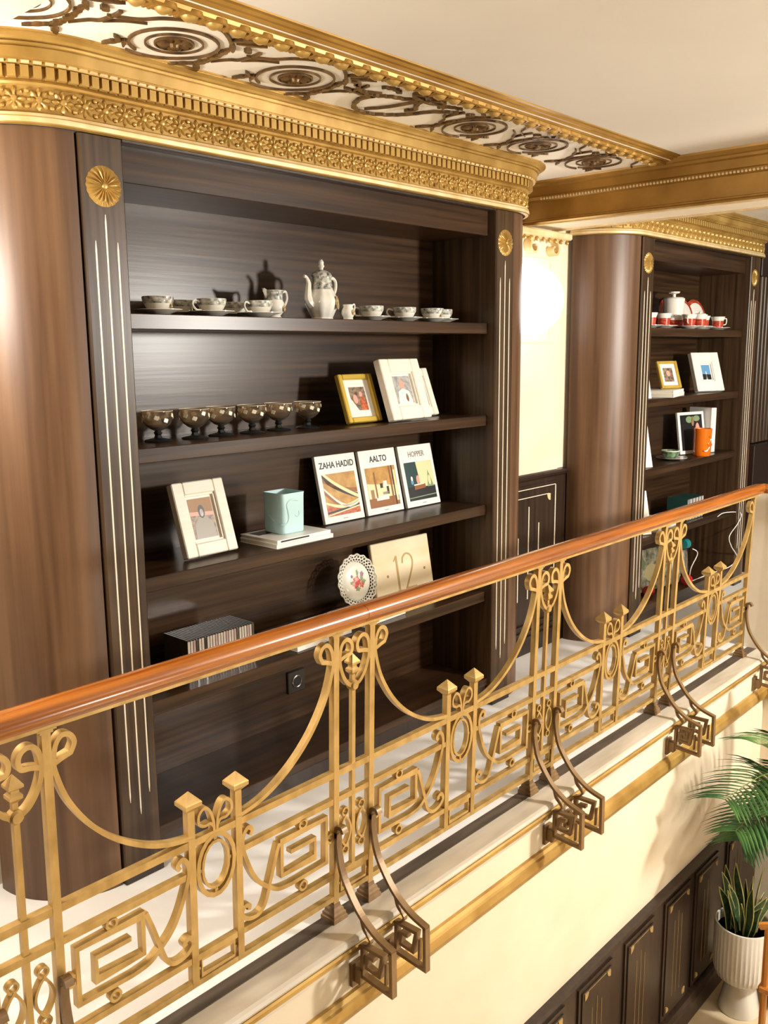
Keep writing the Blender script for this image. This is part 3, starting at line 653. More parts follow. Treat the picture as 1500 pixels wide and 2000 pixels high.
MB().tube([(x, 0, z) for x, z in spline([(.033,.115),(.034,.130),(.050,.138),(.064,.126),(.063,.100),(.050,.078),(.040,.070)], 5)], .0058, 7).build('handle', 'china', cp, True)
MB().lathe([(0,0),(.017,0),(.017,.0015),(0,.003)], 18, sy=1.3).build('medallion', 'medal', cp, False, (.026, -.046, .055), (PI/2-.1, 0, .52))
sj = thing('cream_jug', 'tiny white porcelain cream jug tucked against the right foot of the coffee pot', 'jug', (2.232, 2.185, Z1+E0))
MB().lathe([(.016,0),(.018,.002),(.016,.006),(.023,.020),(.021,.032),(.016,.042),(.018,.050),(.015,.050),(0,.015)], 18).build('body', 'china', sj, True)
MB().tube([(x, 0, z) for x, z in spline([(.017,.046),(.030,.052),(.032,.038),(.021,.024)], 5)], .0028, 6).build('handle', 'china', sj, True)
MB().lathe([(0,0),(.009,0),(.009,.001),(0,.0012)], 12).build('medallion', 'medal', sj, False, (.004, -.0225, .024), (PI/2, 0, .2))
# --- glasses
g0 = None; ords = ('leftmost', 'second from left', 'third from left', 'third from right', 'second from right', 'rightmost')
for k, x in enumerate((1.528, 1.650, 1.758, 1.872, 1.994, 2.115)):
    lab = ords[k]+' of six amber dessert glasses with dark feet on the second shelf'
    loc = (x, 2.275+.006*(-1)**k, Z2+E0)
    if g0 is None:
        g0 = thing('dessert_glass', lab, 'glass', loc, group='row of dessert glasses')
        MB().lathe([(.010,.030),(.022,.036),(.036,.048),(.044,.064),(.0465,.088),(.0450,.088),(.0425,.064),(.034,.050),(.020,.039),(0,.035)], 28).build('bowl', 'glass', g0, True)
        MB().lathe([(.040,0),(.041,.002),(.036,.005),(.012,.010),(.009,.018),(.013,.024),(.009,.030),(0,.031)], 24).build('foot', 'glass_d', g0, True)
        MB().tube([(.0458*math.cos(a), .0458*math.sin(a), .0884) for a in [2*PI*i/28 for i in range(28)]], .0009, 5, True).build('rim', 'fleck', g0, True)
        for j in range(10):
            a = j*2*PI/10+.3; z = (.070, .062, .076)[j % 3]; r = .0452 if z > .065 else .0442
            mb = MB()
            for q in range(4): mb.lathe([(0,0),(.0042,0),(.0036,.0008),(0,.001)], 7, (.0044*math.cos(q*PI/2+.4), .0036*math.sin(q*PI/2+.4), 0))
            mb.build('painted_flower', 'fleck', g0, False, (r*math.cos(a), r*math.sin(a), z), (PI/2-.12, 0, a+PI/2))
    else: dup(g0, loc, (0, 0, k*1.3), lab)
# --- frames and books that lean back:  local x along the width, local y depth (back = +), local z up the slope
def leaning(name, label, cat, bl, tilt, rz=0, group=None): return thing(name, label, cat, bl, (-math.radians(tilt), 0, rz), group)
def frame_parts(t, w, h, d, b, mt, mat_w, pic, steps=True, matt='white'):
    MB().bbox(0, b, 0, d, 0, h, .003).build('frame_side', mt, t); MB().bbox(w-b, w, 0, d, 0, h, .003).build('frame_side', mt, t)
    MB().bbox(b, w-b, 0, d, 0, b, .003).build('frame_bottom', mt, t); MB().bbox(b, w-b, 0, d, h-b, h, .003).build('frame_top', mt, t)
    MB().box(b*.9, w-b*.9, d*.55, d*.9, b*.9, h-b*.9).build('mount', matt, t)
    if steps:
        mb = MB(); e = .006
        for x0, x1, z0, z1 in ((b,b+e,b,h-b),(w-b-e,w-b,b,h-b),(b,w-b,b,b+e),(b,w-b,h-b-e,h-b)): mb.box(x0, x1, d*.25, d*.6, z0, z1)
        mb.build('inner_moulding', mt, t)
    m_ = mat_w
    p = MB().box(m_, w-m_, d*.54, d*.56, m_*1.0, h-m_).build('picture', pic, t)
    return p, (m_, w-m_, m_, h-m_, d*.54)
def patch(par, mt, pts, y, dz=.0004, name='print_shape'):
    n_ = len(pts); mb = MB(); mb.v = [(x, y-dz, z) for x, z in pts]+[(x, y, z) for x, z in pts]
    mb.f = [tuple(range(n_)), tuple(range(n_, 2*n_))]+[(i, (i+1) % n_, n_+(i+1) % n_, n_+i) for i in range(n_)]
    return mb.build(name, mt, par)
def ell(cx, cz, rx, rz, n_=14): return [(cx+rx*math.cos(2*PI*i/n_), cz+rz*math.sin(2*PI*i/n_)) for i in range(n_)]
t = leaning('picture_frame', 'small gold picture frame with white mount leaning on the second shelf', 'picture frame', (2.275, 2.225, Z2+.0078), 19)
p, (x0, x1, z0, z1, y) = frame_parts(t, .172, .178, .022, .020, 'frgold', .046, 'sepia', False)
patch(p, 'rust', [(x0+.042,z0),(x1,z0),(x1,z0+.022),(x0+.066,z0+.052),(x0+.052,z0+.050),(x0+.044,z0+.028)], y); patch(p, 'pink', ell(x0+.055, z0+.058, .008, .011), y)
patch(p, 'white', [(x0,z0),(x0+.030,z0),(x0+.010,z0+.030),(x0,z0+.045)], y); patch(p, 'pink', ell(x0+.024, z0+.042, .011, .017), y)
t = leaning('picture_frame', 'large cream wooden picture frame at right on the second shelf with a pale portrait', 'picture frame', (2.440, 2.165, Z2+.010), 18, .06)
p, (x0, x1, z0, z1, y) = frame_parts(t, .232, .228, .030, .050, 'cream', .062, 'grys')
patch(p, 'pink', ell((x0+x1)/2, z0+.072, .014, .017), y); patch(p, 'white', [(x0+.015,z0),(x1-.010,z0),(x1-.02,z0+.045),((x0+x1)/2,z0+.058),(x0+.025,z0+.045)], y); patch(p, 'brn', ell((x0+x1)/2+.016, z0+.022, .008, .016), y)
t = leaning('picture_frame', 'narrow cream frame standing half hidden behind the large cream frame', 'picture frame', (2.645, 2.262, Z2+.008), 20, .05)
p, (x0, x1, z0, z1, y) = frame_parts(t, .185, .192, .020, .034, 'cream', .046, 'sepia')
t = leaning('picture_frame', 'cream wooden picture frame with a grey portrait at left of the third shelf', 'picture frame', (1.566, 2.214, Z3+.009), 17.7, .02)
p, (x0, x1, z0, z1, y) = frame_parts(t, .194, .231, .028, .040, 'cream', .053, 'sepia')
w_ = x1-x0
patch(p, 'tan', [(x0,z1-.05),(x1,z1-.055),(x1,z1),(x0,z1)], y, .0003); patch(p, 'pink', [(x0,z1-.052),(x1,z1-.058),(x1,z1-.046),(x0,z1-.040)], y)
patch(p, 'greyp', [(x0+.006,z0),(x1-.004,z0),(x1-.008,z0+.045),(x0+.058,z0+.068),(x0+.030,z0+.068),(x0+.010,z0+.045)], y, .0005); patch(p, 'black', ell(x0+w_/2, z1-.042, .012, .021), y, .0006); patch(p, 'grys', ell(x0+w_/2, z1-.046, .007, .012), y, .0008)
MB().bbox(.06,.13,.028,.034,.005,.17).build('strut', 'tan', t)
# --- standing art books
def book_parts(t, w, h, d):
    MB().bbox(0, w, 0, .003, 0, h, .001).build('front_cover', 'paper', t); MB().bbox(0, w, d-.003, d, 0, h, .001).build('back_cover', 'paper', t)
    MB().bbox(0, .003, .002, d-.002, 0, h, .001).build('spine', 'paper', t); MB().box(.003, w-.003, .003, d-.003, .003, h-.003).build('page_block', 'pages', t)
BW, BH = .205, .246
PX0, PX1, PZ0, PZ1 = .020, .188, .024, .178
def curve_strip(par, mt, f0, f1, y, dz):
    xs = [PX0+(PX1-PX0)*i/10 for i in range(11)]
    cl = lambda v: max(PZ0, min(PZ1, v))
    patch(par, mt, [(x, cl(f0((x-PX0)/(PX1-PX0)))) for x in xs]+[(x, cl(f1((x-PX0)/(PX1-PX0)))) for x in xs[::-1]], y, dz)
b1 = leaning('art_book', 'art book titled ZAHA HADID, leftmost of three standing on the third shelf', 'book', (2.228, 2.309, Z3+.004), 12.8, 0, 'standing art books')
b2 = leaning('art_book', 'art book titled AALTO, middle of three standing on the third shelf', 'book', (2.452, 2.309, Z3+.004), 12.8, 0, 'standing art books')
b3 = leaning('art_book', 'art book titled HOPPER, rightmost of three standing on the third shelf', 'book', (2.676, 2.306, Z3+.004), 13.5, 0, 'standing art books')
for t, ttl, mt, sz in ((b1, 'ZAHA HADID', 'black', .032), (b2, 'AALTO', 'black', .033), (b3, 'HOPPER', 'greyp', .030)):
    book_parts(t, BW, BH, .014)
    text_mesh('title', ttl, sz, mt, t, (.104, -.0004, .199), sx=.90)
    MB().box(.093, .117, -.0004, 0, .010, .0125).build('publisher_mark', 'greyp', t)
p = MB().box(PX0, PX1, -.0006, 0, PZ0, PZ1).build('cover_photo', 'ochre', b1); y = -.0006
for mt, a, b, dz in (('black', lambda u: .178-.085*u**.6*1.1-.01, lambda u: .178-.085*u**.6*1.1+.010, .0003), ('yel', lambda u: .186-.11*u**.7, lambda u: .194-.11*u**.7+.006, .0004), ('brn', lambda u: .150-.10*u+.05*u*u, lambda u: .166-.10*u+.05*u*u, .0003), ('white', lambda u: .122-.075*math.sin(u*2.2), lambda u: .130-.072*math.sin(u*2.2), .0005), ('brn', lambda u: .105-.06*math.sin(u*2.4), lambda u: .118-.06*math.sin(u*2.4), .0004), ('yel', lambda u: .070-.022*math.sin(u*3), lambda u: .078-.018*math.sin(u*3), .0005), ('rust', lambda u: .024, lambda u: .058+.008*math.sin(u*9), .0003), ('black', lambda u: .034+.012*u, lambda u: .040+.016*u, .0005), ('yel', lambda u: .026+.02*u, lambda u: .030+.021*u, .0006)):
    curve_strip(p, mt, a, b, y, dz)
p = MB().box(PX0, PX1, -.0006, 0, PZ0, PZ1).build('cover_photo', 'ochre', b2)
curve_strip(p, 'brn', lambda u: PZ0, lambda u: PZ0+.036, y, .0003)
curve_strip(p, 'yel', lambda u: PZ0+.036, lambda u: PZ0+.095-.02*u, y, .0003)
for x, z, a, b, mt in ((.062,.060,.008,.100,'brn'),(.090,.096,.015,.018,'black'),(.100,.070,.035,.010,'greyp'),(.125,.070,.012,.030,'black'),(.060,.050,.070,.016,'white'),(.150,.024,.010,.154,'brn'),(.166,.024,.006,.154,'black'),(.174,.040,.010,.120,'yel'),(.034,.060,.018,.034,'tan'),(.110,.100,.020,.022,'white')):
    patch(p, mt, [(x,z),(x+a,z),(x+a,z+b),(x,z+b)], y, .0006)
p = MB().box(PX0, PX1, -.0006, 0, PZ0, PZ1).build('cover_photo', 'dkgreen', b3)
for mt, q, dz in (('yel', [(.100,.075),(.188,.075),(.188,.178),(.090,.178)], .0003), ('black', [(.020,.024),(.188,.024),(.188,.072),(.020,.080)], .0004), ('leafp', [(.020,.034),(.188,.038),(.188,.042),(.020,.037)], .0006), ('brn', [(.060,.066),(.130,.070),(.128,.086),(.062,.084)], .0006), ('white', [(.060,.083),(.120,.085),(.120,.090),(.060,.088)], .0007), ('pink', ell(.088,.105,.010,.018), .0008), ('white', ell(.052,.112,.006,.010), .0008), ('sky', ell(.052,.098,.008,.010), .0007), ('leafp', [(.140,.072),(.180,.072),(.170,.100),(.155,.140),(.148,.100)], .0006), ('yel', ell(.158,.098,.008,.020), .0008)):
    patch(p, mt, q, y, dz)
# --- magazines and mug
def flat_book(name, label, cat, loc, rz, w, l, h, top='paper', spine='paper', group=None):
    t_ = thing(name, label, cat, loc, (0, 0, rz), group)
    MB().bbox(-w/2, w/2, -l/2, l/2, h-.002, h, .0006).build('front_cover', top, t_); MB().bbox(-w/2, w/2, -l/2, l/2, 0, .002, .0006).build('back_cover', 'paper', t_)
    MB().bbox(-w/2, w/2, -l/2, -l/2+.002, .001, h-.001, .0005).build('spine', spine, t_); MB().box(-w/2+.002, w/2-.002, -l/2+.002, l/2-.003, .002, h-.002).build('page_block', 'pages', t_)
    return t_
flat_book('magazine', 'lower white magazine lying under the pale blue mug on the third shelf', 'magazine', (1.976, 2.235, Z3+E0), .0, .250, .185, .014)
t = flat_book('magazine', 'upper white magazine with dark spine lettering directly beneath the pale blue mug', 'magazine', (1.974, 2.237, Z3+.0148), .02, .240, .180, .012)
MB().box(-.105, .02, -.0905, -.0899, .004, .009).build('spine_print', 'black', t); MB().box(-.10, -.01, .02, .07, .0119, .0123).build('cover_print', 'black', t)
mg = thing('mug', 'pale blue square ceramic mug with an embossed trunk standing on the magazines', 'mug', (1.975, 2.245, Z3+.0274), (0, 0, 0))
def sq(r, z, c=.016):
    L = []
    for sx, sy, a0 in ((1,1,0),(-1,1,PI/2),(-1,-1,PI),(1,-1,1.5*PI)):
        for i in range(7): a = a0+PI/2*i/6; L.append((sx*(r-c)+c*math.cos(a), sy*(r-c)+c*math.sin(a), z))
    return L
MB().loft([sq(.046,0),sq(.0495,.004),sq(.050,.03),sq(.050,.125,.012),sq(.0505,.134,.010),sq(.047,.134,.010),sq(.046,.10),sq(.044,.012)], True, True).build('body', 'blue', mg, True)
def onm(P): return [((-.044+u) if u > .006 else (-.050+max(0, u)), (-.050 if u > .006 else -.044-u), z) for u, z in P]
MB().tube(onm(spline([(.060,.108),(.040,.112),(.022,.108),(.013,.096),(.018,.074),(.020,.052),(.010,.036),(-.012,.034),(-.034,.040),(-.060,.058)], 6)), .0030, 7).build('embossed_trunk', 'blue', mg, True)
MB().tube([(x, -.050, z) for x, z in spline([(.004,.060),(.014,.054),(.022,.062),(.020,.072)], 5)], .0016, 6).build('embossed_smile', 'blue', mg, True)
# --- fourth shelf: CD row, books, plate, plaque
k0 = None; LAB = 'thin plastic CD case standing in the row at left of the fourth shelf'
for i in range(25):
    loc = (1.541+i*.0103, 2.26, Z4+E0)
    if k0 is None:
        k0 = thing('cd_case', LAB, 'CD case', loc, group='row of CD cases on the fourth shelf of the near bookcase')
        MB().bbox(-.0046, .0046, -.062, .062, 0, .125, .0012).build('case', 'case', k0); sp0 = MB().box(-.0038, .0038, -.0632, -.0620, .003, .122).build('printed_spine', 'spine', k0)
    else:
        q = dup(k0, loc)
        if i % 4 == 2 or i % 7 == 3:
            for ch in q.children:
                if ch.name.startswith('printed_spine'): ch.data = sp0.data.copy(); ch.data.materials[0] = MT['spine2' if i % 3 else 'case']
flat_book('book', 'thick white book lying left of centre on the fourth shelf with a dark cover', 'book', (2.062, 2.255, Z4+E0), .05, .27, .20, .030, 'black')
flat_book('book', 'white book lying beneath the flowered plate on the fourth shelf', 'book', (2.385, 2.262, Z4+E0), .05, .235, .185, .026)
pt = thing('plate', 'pierced white porcelain plate with painted flowers propped on the fourth shelf', 'plate', (2.375, 2.285, Z4+.026+E0+.006), (-.22, 0, -.03))
R0 = .1
MB().lathe([(0,.006),(.045,.006),(.060,.002),(.072,-.004),(.074,-.004),(.074,-.0015),(.062,.005),(.046,.009),(0,.009)], 40).build('well', 'china', pt, True, (0, 0, R0), (PI/2, 0, 0))
lt = MB()
for j in range(36):
    for sg in (-1, 1):
        a = 2*PI*j/36; b = a+sg*.26
        lt.tube([(r*math.cos(q), -.004+0*r+ .004*0-(r-.072)*.25, r*math.sin(q)) for r, q in ((.072, a), (.085, (a+b)/2), (.098, b))], .0022, 5)
lt.tube([(.085*math.cos(2*PI*i/48), -.0075, .085*math.sin(2*PI*i/48)) for i in range(48)], .0022, 5, True)
lt.build('pierced_rim', 'china', pt, True, (0, 0, R0))
lt2 = MB().tube([((.0975+.0025*math.cos(18*2*PI*i/144))*math.cos(2*PI*i/144), -.0108, (.0975+.0025*math.cos(18*2*PI*i/144))*math.sin(2*PI*i/144)) for i in range(144)], .003, 6, True).build('scalloped_edge', 'china', pt, True, (0, 0, R0))
for mt, dx, dz, rx, rz in (('leafp',-.004,-.030,.012,.008),('leafp',.004,.030,.006,.012),('leafp',-.026,-.004,.012,.006),('leafp',.030,-.006,.012,.007),('red',-.004,0,.017,.017),('pink',-.004,.003,.011,.010),('rust',.018,-.016,.012,.012),('red',-.012,-.020,.009,.008),('violet',.026,.022,.009,.010),('violet',-.026,.020,.006,.006),('pink',-.022,-.010,.008,.008),('leafp',.022,.006,.007,.010)):
    fl_ = MB(); 
    fl_.v = [(0,-.0012,0)]+[(rx*(1+.2*math.cos(5*a))*math.cos(a), 0, rz*(1+.2*math.cos(5*a))*math.sin(a)) for a in [2*PI*i/25 for i in range(25)]]
    fl_.f = [(0, i+1, (i+1) % 25+1) for i in range(25)]
    fl_.build('painted_flower', mt, pt, False, (dx, -.0093-.0004*(mt != 'leafp')-.0003*(mt == 'pink'), R0+dz))
pq = thing('stone_plaque', 'cream stone house number plaque engraved 12 leaning on the fourth shelf', 'plaque', (2.492, 2.300, Z4+.003), (-math.radians(10.5), 0, -.05))
MB().bbox(0, .325, 0, .018, 0, .243, .003).build('slab', 'stoneplq', pq)
eo = MB().ribbon([(.112,.160),(.127,.176)], .006, .0012, y0=-.0010).ribbon([(.128,.180),(.128,.042)], .010, .0012, y0=-.0010).ribbon([(.116,.040),(.143,.040)], .006, .0012, y0=-.0010)
eo.build('numeral_one', 'engr', pq)
n2 = spline([(.160,.146),(.165,.168),(.184,.181),(.206,.174),(.217,.154),(.214,.130),(.200,.100),(.180,.066),(.168,.046)], 5)
MB().ribbon(n2, .007, .0012, y0=-.0010, t1=.008).ribbon([(.163,.042),(.226,.042)], .012, .0012, y0=-.0010).build('numeral_two', 'engr', pq)
for x in (.072, .282): MB().lathe([(0,0),(.006,0),(.005,.001),(0,.001)], 12).build('screw_hole', 'tan', pq, False, (x, 0, .107), (PI/2, 0, 0))

# ================================================================== THINGS ON THE FAR BOOKCASE
Y = 2.20
t = thing('coffee_pot', 'white cylindrical coffee pot with red tartan foot on the far top shelf', 'coffee pot', (4.895, 2.275, Z1+E0))
MB().lathe([(.050,0),(.052,.004),(.054,.045),(.058,.150),(.060,.165),(.056,.168),(.052,.172),(0,.172)], 28).build('body', 'china', t, True)
MB().lathe([(.0526,.008),(.0548,.050)], 28, cap=False).build('tartan_band', 'tartan', t, True)
MB().lathe([(.010,.172),(.010,.190),(.030,.196),(.032,.203),(0,.205)], 16).build('lid_knob', 'china', t, True)
MB().tube([(x, 0, z) for x, z in spline([(.055,.13),(.085,.125),(.085,.06),(.054,.05)], 5)], .005, 6).build('handle', 'china', t, True)
tc = None
TL = ('white cup with red tartan band cut off by the far left pilaster','white cup with red tartan band left of the tartan coffee pot','tartan cup with its handle to the left in front of the coffee pot','tartan sugar bowl with a lid among the far cups','tartan cup just right of the sugar bowl','second tartan cup from the right on the far shelf','rightmost red tartan cup on the far top shelf')
for k, (x, y) in enumerate(((4.46, 2.20), (4.625, 2.20), (4.86, 2.165), (4.985, 2.160), (5.085, 2.22), (5.19, 2.23), (5.40, 2.23))):
    loc = (x, y, Z1+.010)
    if tc is None:
        tc = thing('teacup', TL[k], 'cup', loc, (0, 0, 2.6), 'tartan tea set')
        MB().lathe([(.026,0),(.030,.003),(.033,.045),(.041,.068),(.039,.068),(.030,.040),(0,.010)], 20).build('bowl', 'china', tc, True)
        MB().lathe([(.0306,.006),(.0338,.044)], 20, cap=False).build('tartan_band', 'tartan', tc, True)
        MB().tube([(x_, 0, z) for x_, z in spline([(.036,.055),(.056,.056),(.054,.026),(.032,.020)], 4)], .0035, 6).build('handle', 'china', tc, True)
    else: dup(tc, loc, (0, 0, (0, .2, 3.4, 2.2, -.3, .2, -.6)[k]), TL[k])
    sq_ = tag(saucer_mb(.072).build('saucer', 'china', None, True, (x, y, Z1+E0)) if k == 0 else inst(sau_t, None, (x, y, Z1+E0)), 'white saucer under the '+TL[k].replace(' with red tartan band','').replace('white cup','far cup').replace(' on the far top shelf','').replace(' with its handle to the left',''), 'saucer', 'tartan tea saucers')
    if k == 0: sau_t = sq_
MB().lathe([(.037,.066),(.030,.074),(.008,.078),(.008,.084),(0,.086)], 16).build('lid', 'china', [c for c in COL.objects if c.get('label') == TL[3]][0], True)
p0 = None
for k, (x, nm) in enumerate(((4.50, 'plate with red tartan rim peeking past the far left pilaster'), (5.04, 'plate with red tartan rim half hidden behind the tartan coffee pot'), (5.205, 'bright white plate with red tartan rim standing behind the far cups'), (5.385, 'rightmost standing plate with red tartan rim on the far shelf'))):
    loc = (x, 2.345, Z1+.004)
    if p0 is None:
        p0 = thing('plate', nm, 'plate', loc, (-.2, 0, -.25), 'standing tartan plates')
        MB().lathe([(0,0),(.068,0),(.092,-.007),(.092,-.004),(.068,.004),(0,.004)], 32).build('dish', 'china', p0, True, (0, 0, .092), (PI/2, 0, 0))
        MB().lathe([(.070,.0046),(.0925,-.0030)], 32, cap=False).build('tartan_rim', 'tartan', p0, True, (0, 0, .092), (PI/2, 0, 0))
    else: dup(p0, loc, None, nm)
flat_book('book', 'lower cream book in the stack on the second shelf of the far bookcase', 'book', (4.69, 2.235, Z2+E0), .25, .31, .20, .020)
flat_book('book', 'upper white book beneath the small gilt frame in the far bookcase', 'book', (4.695, 2.235, Z2+.0208), .25, .30, .19, .016)
t = leaning('picture_frame', 'small gilt frame with a dark photograph standing on the far stacked books', 'picture frame', (4.70, 2.225, Z2+.043), 20, -.35)
p, (x0, x1, z0, z1, y) = frame_parts(t, .145, .155, .018, .016, 'frgold', .038, 'sepia', False)
patch(p, 'pink', ell((x0+x1)/2, (z0+z1)/2+.008, .013, .017), y)
t = leaning('picture_frame', 'thick white frame with a small blue photograph in the far bookcase', 'picture frame', (5.14, 2.215, Z2+.010), 18, -.35)
p, (x0, x1, z0, z1, y) = frame_parts(t, .215, .232, .030, .06, 'white', .072, 'sky')
patch(p, 'black', [(x0,z0),(x1,z0),(x1,z0+.03),(x0,z0+.034)], y); patch(p, 'white', [(x0+.028,z0),(x0+.042,z0),(x0+.037,z0+.05),(x0+.033,z0+.05)], y)
for nm, zz, h, x in (('white card leaning at the left end of the far second shelf', Z2, .12, 4.30), ('white card leaning at the left end of the far third shelf', Z3, .235, 4.345), ('white card leaning at the left end of the far fourth shelf', Z4, .235, 4.365)):
    t = tag(MB().bbox(0, .12, 0, .012, 0, h, .002).build('leaning_card', 'white', None, False, (x+.0, 2.20, zz+.003), (-.28, 0, -.5)), nm, 'card', 'white leaning cards')
t = thing('teacup', 'small green glazed cup on the third shelf of the far bookcase', 'cup', (4.83, 2.225, Z3+.0075))
MB().lathe([(.020,0),(.030,.004),(.044,.020),(.050,.046),(.048,.046),(.040,.020),(0,.008)], 24).build('bowl', 'green', t, True); MB().lathe([(.0506,.042),(.0506,.0475),(.047,.0475)], 24, cap=False).build('pale_rim', 'china', t, True)
MB().tube([(x_, 0, z) for x_, z in spline([(.046,.040),(.068,.040),(.062,.018),(.042,.016)], 4)], .0035, 6).build('handle', 'green', t, True)
tag(MB().lathe([(.03,0),(.045,.002),(.085,.012),(.086,.014),(.045,.0065),(0,.006)], 32).build('saucer', 'china', None, True, (4.85, 2.225, Z3+E0)), 'white saucer under the green cup in the far bookcase', 'saucer')
t = thing('mug', 'orange embossed ceramic mug on the third shelf of the far bookcase', 'mug', (5.135, 2.175, Z3+E0), (0, 0, -.3))
MB().lathe([(.045,0),(.048,.004),(.050,.03),(.050,.125),(.052,.158),(.049,.158),(.046,.12),(.044,.01),(0,.01)], 28).build('body', 'orange', t, True)
def wrap(P, r): return [(r*math.sin(u/r), -r*math.cos(u/r), z) for u, z in P]
MB().tube(wrap(spline([(-.005,.115),(.010,.105),(.004,.085),(-.010,.072),(0,.055),(-.018,.032),(-.036,.034)], 5), .051), .0045, 6).build('embossed_trunk', 'orange', t, True)
MB().tube(wrap(spline([(.010,.075),(.028,.060),(.040,.070)], 5), .051), .0035, 6).build('embossed_ear', 'orange', t, True)
t = leaning('book', 'photo book with a leafy cover standing behind the orange mug', 'book', (5.075, 2.275, Z3+.004), 9, -.25)
book_parts(t, .235, .245, .014); p = MB().box(.020, .215, -.0006, 0, .02, .228).build('cover_photo', 'black', t)
for mt, q in (('leafp', ell(.10,.20,.03,.02)), ('tan', ell(.13,.19,.012,.03)), ('pink', ell(.17,.13,.02,.05)), ('white', ell(.18,.09,.018,.03)), ('brn', ell(.185,.05,.014,.02)), ('leafp', ell(.165,.205,.03,.018))): patch(p, mt, q, -.0006)
t = thing('book', 'upright white book with pink top edge right of the orange mug', 'book', (5.31, 2.20, Z3+E0), (0, 0, -.25))
MB().bbox(0,.045,0,.16,.002,.265,.002).build('body', 'paper', t); MB().box(.004,.041,.004,.156,.264,.266).build('pink_top', 'pink', t)
k1 = None; LAB2 = 'thin CD case in the row on the fourth shelf of the far bookcase'
for i in range(16):
    loc = (4.965+i*.0135, 2.23, Z4+E0)
    q = thing('cd_case', LAB2, 'CD case', loc, group='row of CD cases in the far bookcase') if k1 is None else dup(k1, loc)
    if k1 is None:
        k1 = q; MB().bbox(-.0062,.0062,-.062,.062,0,.125,.0012).build('case', 'dkgreen', q); MB().box(-.005,.005,-.0632,-.062,.003,.122).build('printed_spine', 'greyp', q); sp1 = q.children[1]
    elif i % 3 == 0:
        for ch in q.children:
            if ch.name.startswith('printed_spine'): ch.data = sp1.data.copy(); ch.data.materials[0] = MT['spine']
flat_book('book', 'dark covered book lying at left on the fourth shelf of the far bookcase', 'book', (4.665, 2.245, Z4+E0), .1, .28, .19, .032, 'black')
flat_book('book', 'white book lying in front of the CD row in the far bookcase', 'book', (4.86, 2.162, Z4+E0) if False else (4.66, 2.24, Z4+.0332), .0, .25, .16, .012)
# skateboard upright in the lowest compartment
t = thing('skateboard', 'graphic printed skateboard with teal and red wheels standing in the far lowest compartment', 'skateboard', (4.74, 2.22, BASE+.012), (-.10, 0, -.15))
prf = [(-.28,.0),(-.30,.06),(-.30,.18),(-.27,.235),(.20,.235),(.235,.18),(.235,.06),(.20,0)]
mb = MB(); nn = len(prf); mb.v = [(x, 0, z) for x, z in prf]+[(x, .012, z) for x, z in prf]
mb.f = [tuple(range(nn)), tuple(range(nn, 2*nn))]+[(i, (i+1) % nn, nn+(i+1) % nn, nn+i) for i in range(nn)]
mb.build('deck', 'graphic', t)
patch(t, 'white', ell(.18,.12,.04,.05), -.0002); patch(t, 'leafp', ell(-.16,.16,.05,.03), -.0002); patch(t, 'black', ell(-.20,.07,.045,.035), -.0002); patch(t, 'yel', ell(-.06,.10,.06,.05), -.0002); patch(t, 'black', ell(.185,.125,.018,.022), -.0006)
for x, z, c in ((.20,.222,'teal'),(.20,.012,'redw'),(-.17,.012,'redw')):
    MB().lathe([(.010,-.02),(.027,-.018),(.028,.018),(.010,.02)], 18).build('wheel', c, t, True, (x+.03, -.035, z), (0, PI/2, 0))
MB().bbox(.215,.245,-.04,0,.05,.19).build('truck', 'chrome', t)
tag(MB().tube(spline([(5.30,2.127,.468),(5.40,2.125,.478),(5.588,2.10,.453),(5.53,2.09,.40),(5.405,2.09,.338),(5.44,2.09,.27),(5.546,2.09,.18),(5.45,2.10,.135),(5.25,2.15,.118),(5.05,2.16,.118),(4.98,2.14,.20),(5.02,2.12,.29),(4.95,2.12,.33)], 6), .0028, 6).build('cable', 'cable', None, True), 'thin white cable trailing down from the far fourth shelf', 'cable')

# ================================================================== PLANTS IN THE STAIR HALL
pc = thing('plant_pot', 'white ribbed ceramic pot on a flared foot on the lower floor', 'pot', (3.83, 1.315, -1.5195))
PR = .125; nb = 120
def rib(r, z, k=.012): return [(r*(1+k*math.cos(40*2*PI*j/nb))*math.cos(2*PI*j/nb), r*(1+k*math.cos(40*2*PI*j/nb))*math.sin(2*PI*j/nb), z) for j in range(nb)]
MB().lathe([(.090,0),(.092,.006),(.066,.130),(.064,.150)], 40).build('foot', 'china', pc, True)
MB().loft([rib(.064,.145,0),rib(.088,.155,.004),rib(.112,.178),rib(.122,.215),rib(.124,.26),rib(.124,.425),rib(.123,.432,0),rib(.115,.432,0),rib(.113,.30,0)], True, True).build('bowl', 'china', pc, True)
MB().lathe([(0,.388),(.114,.388)], 30).build('soil', 'soil', pc)
sn = thing('snake_plant', 'snake plant with yellow edged upright leaves growing in the white ribbed pot', 'plant', (3.83, 1.315, -1.131))
random.seed(11)
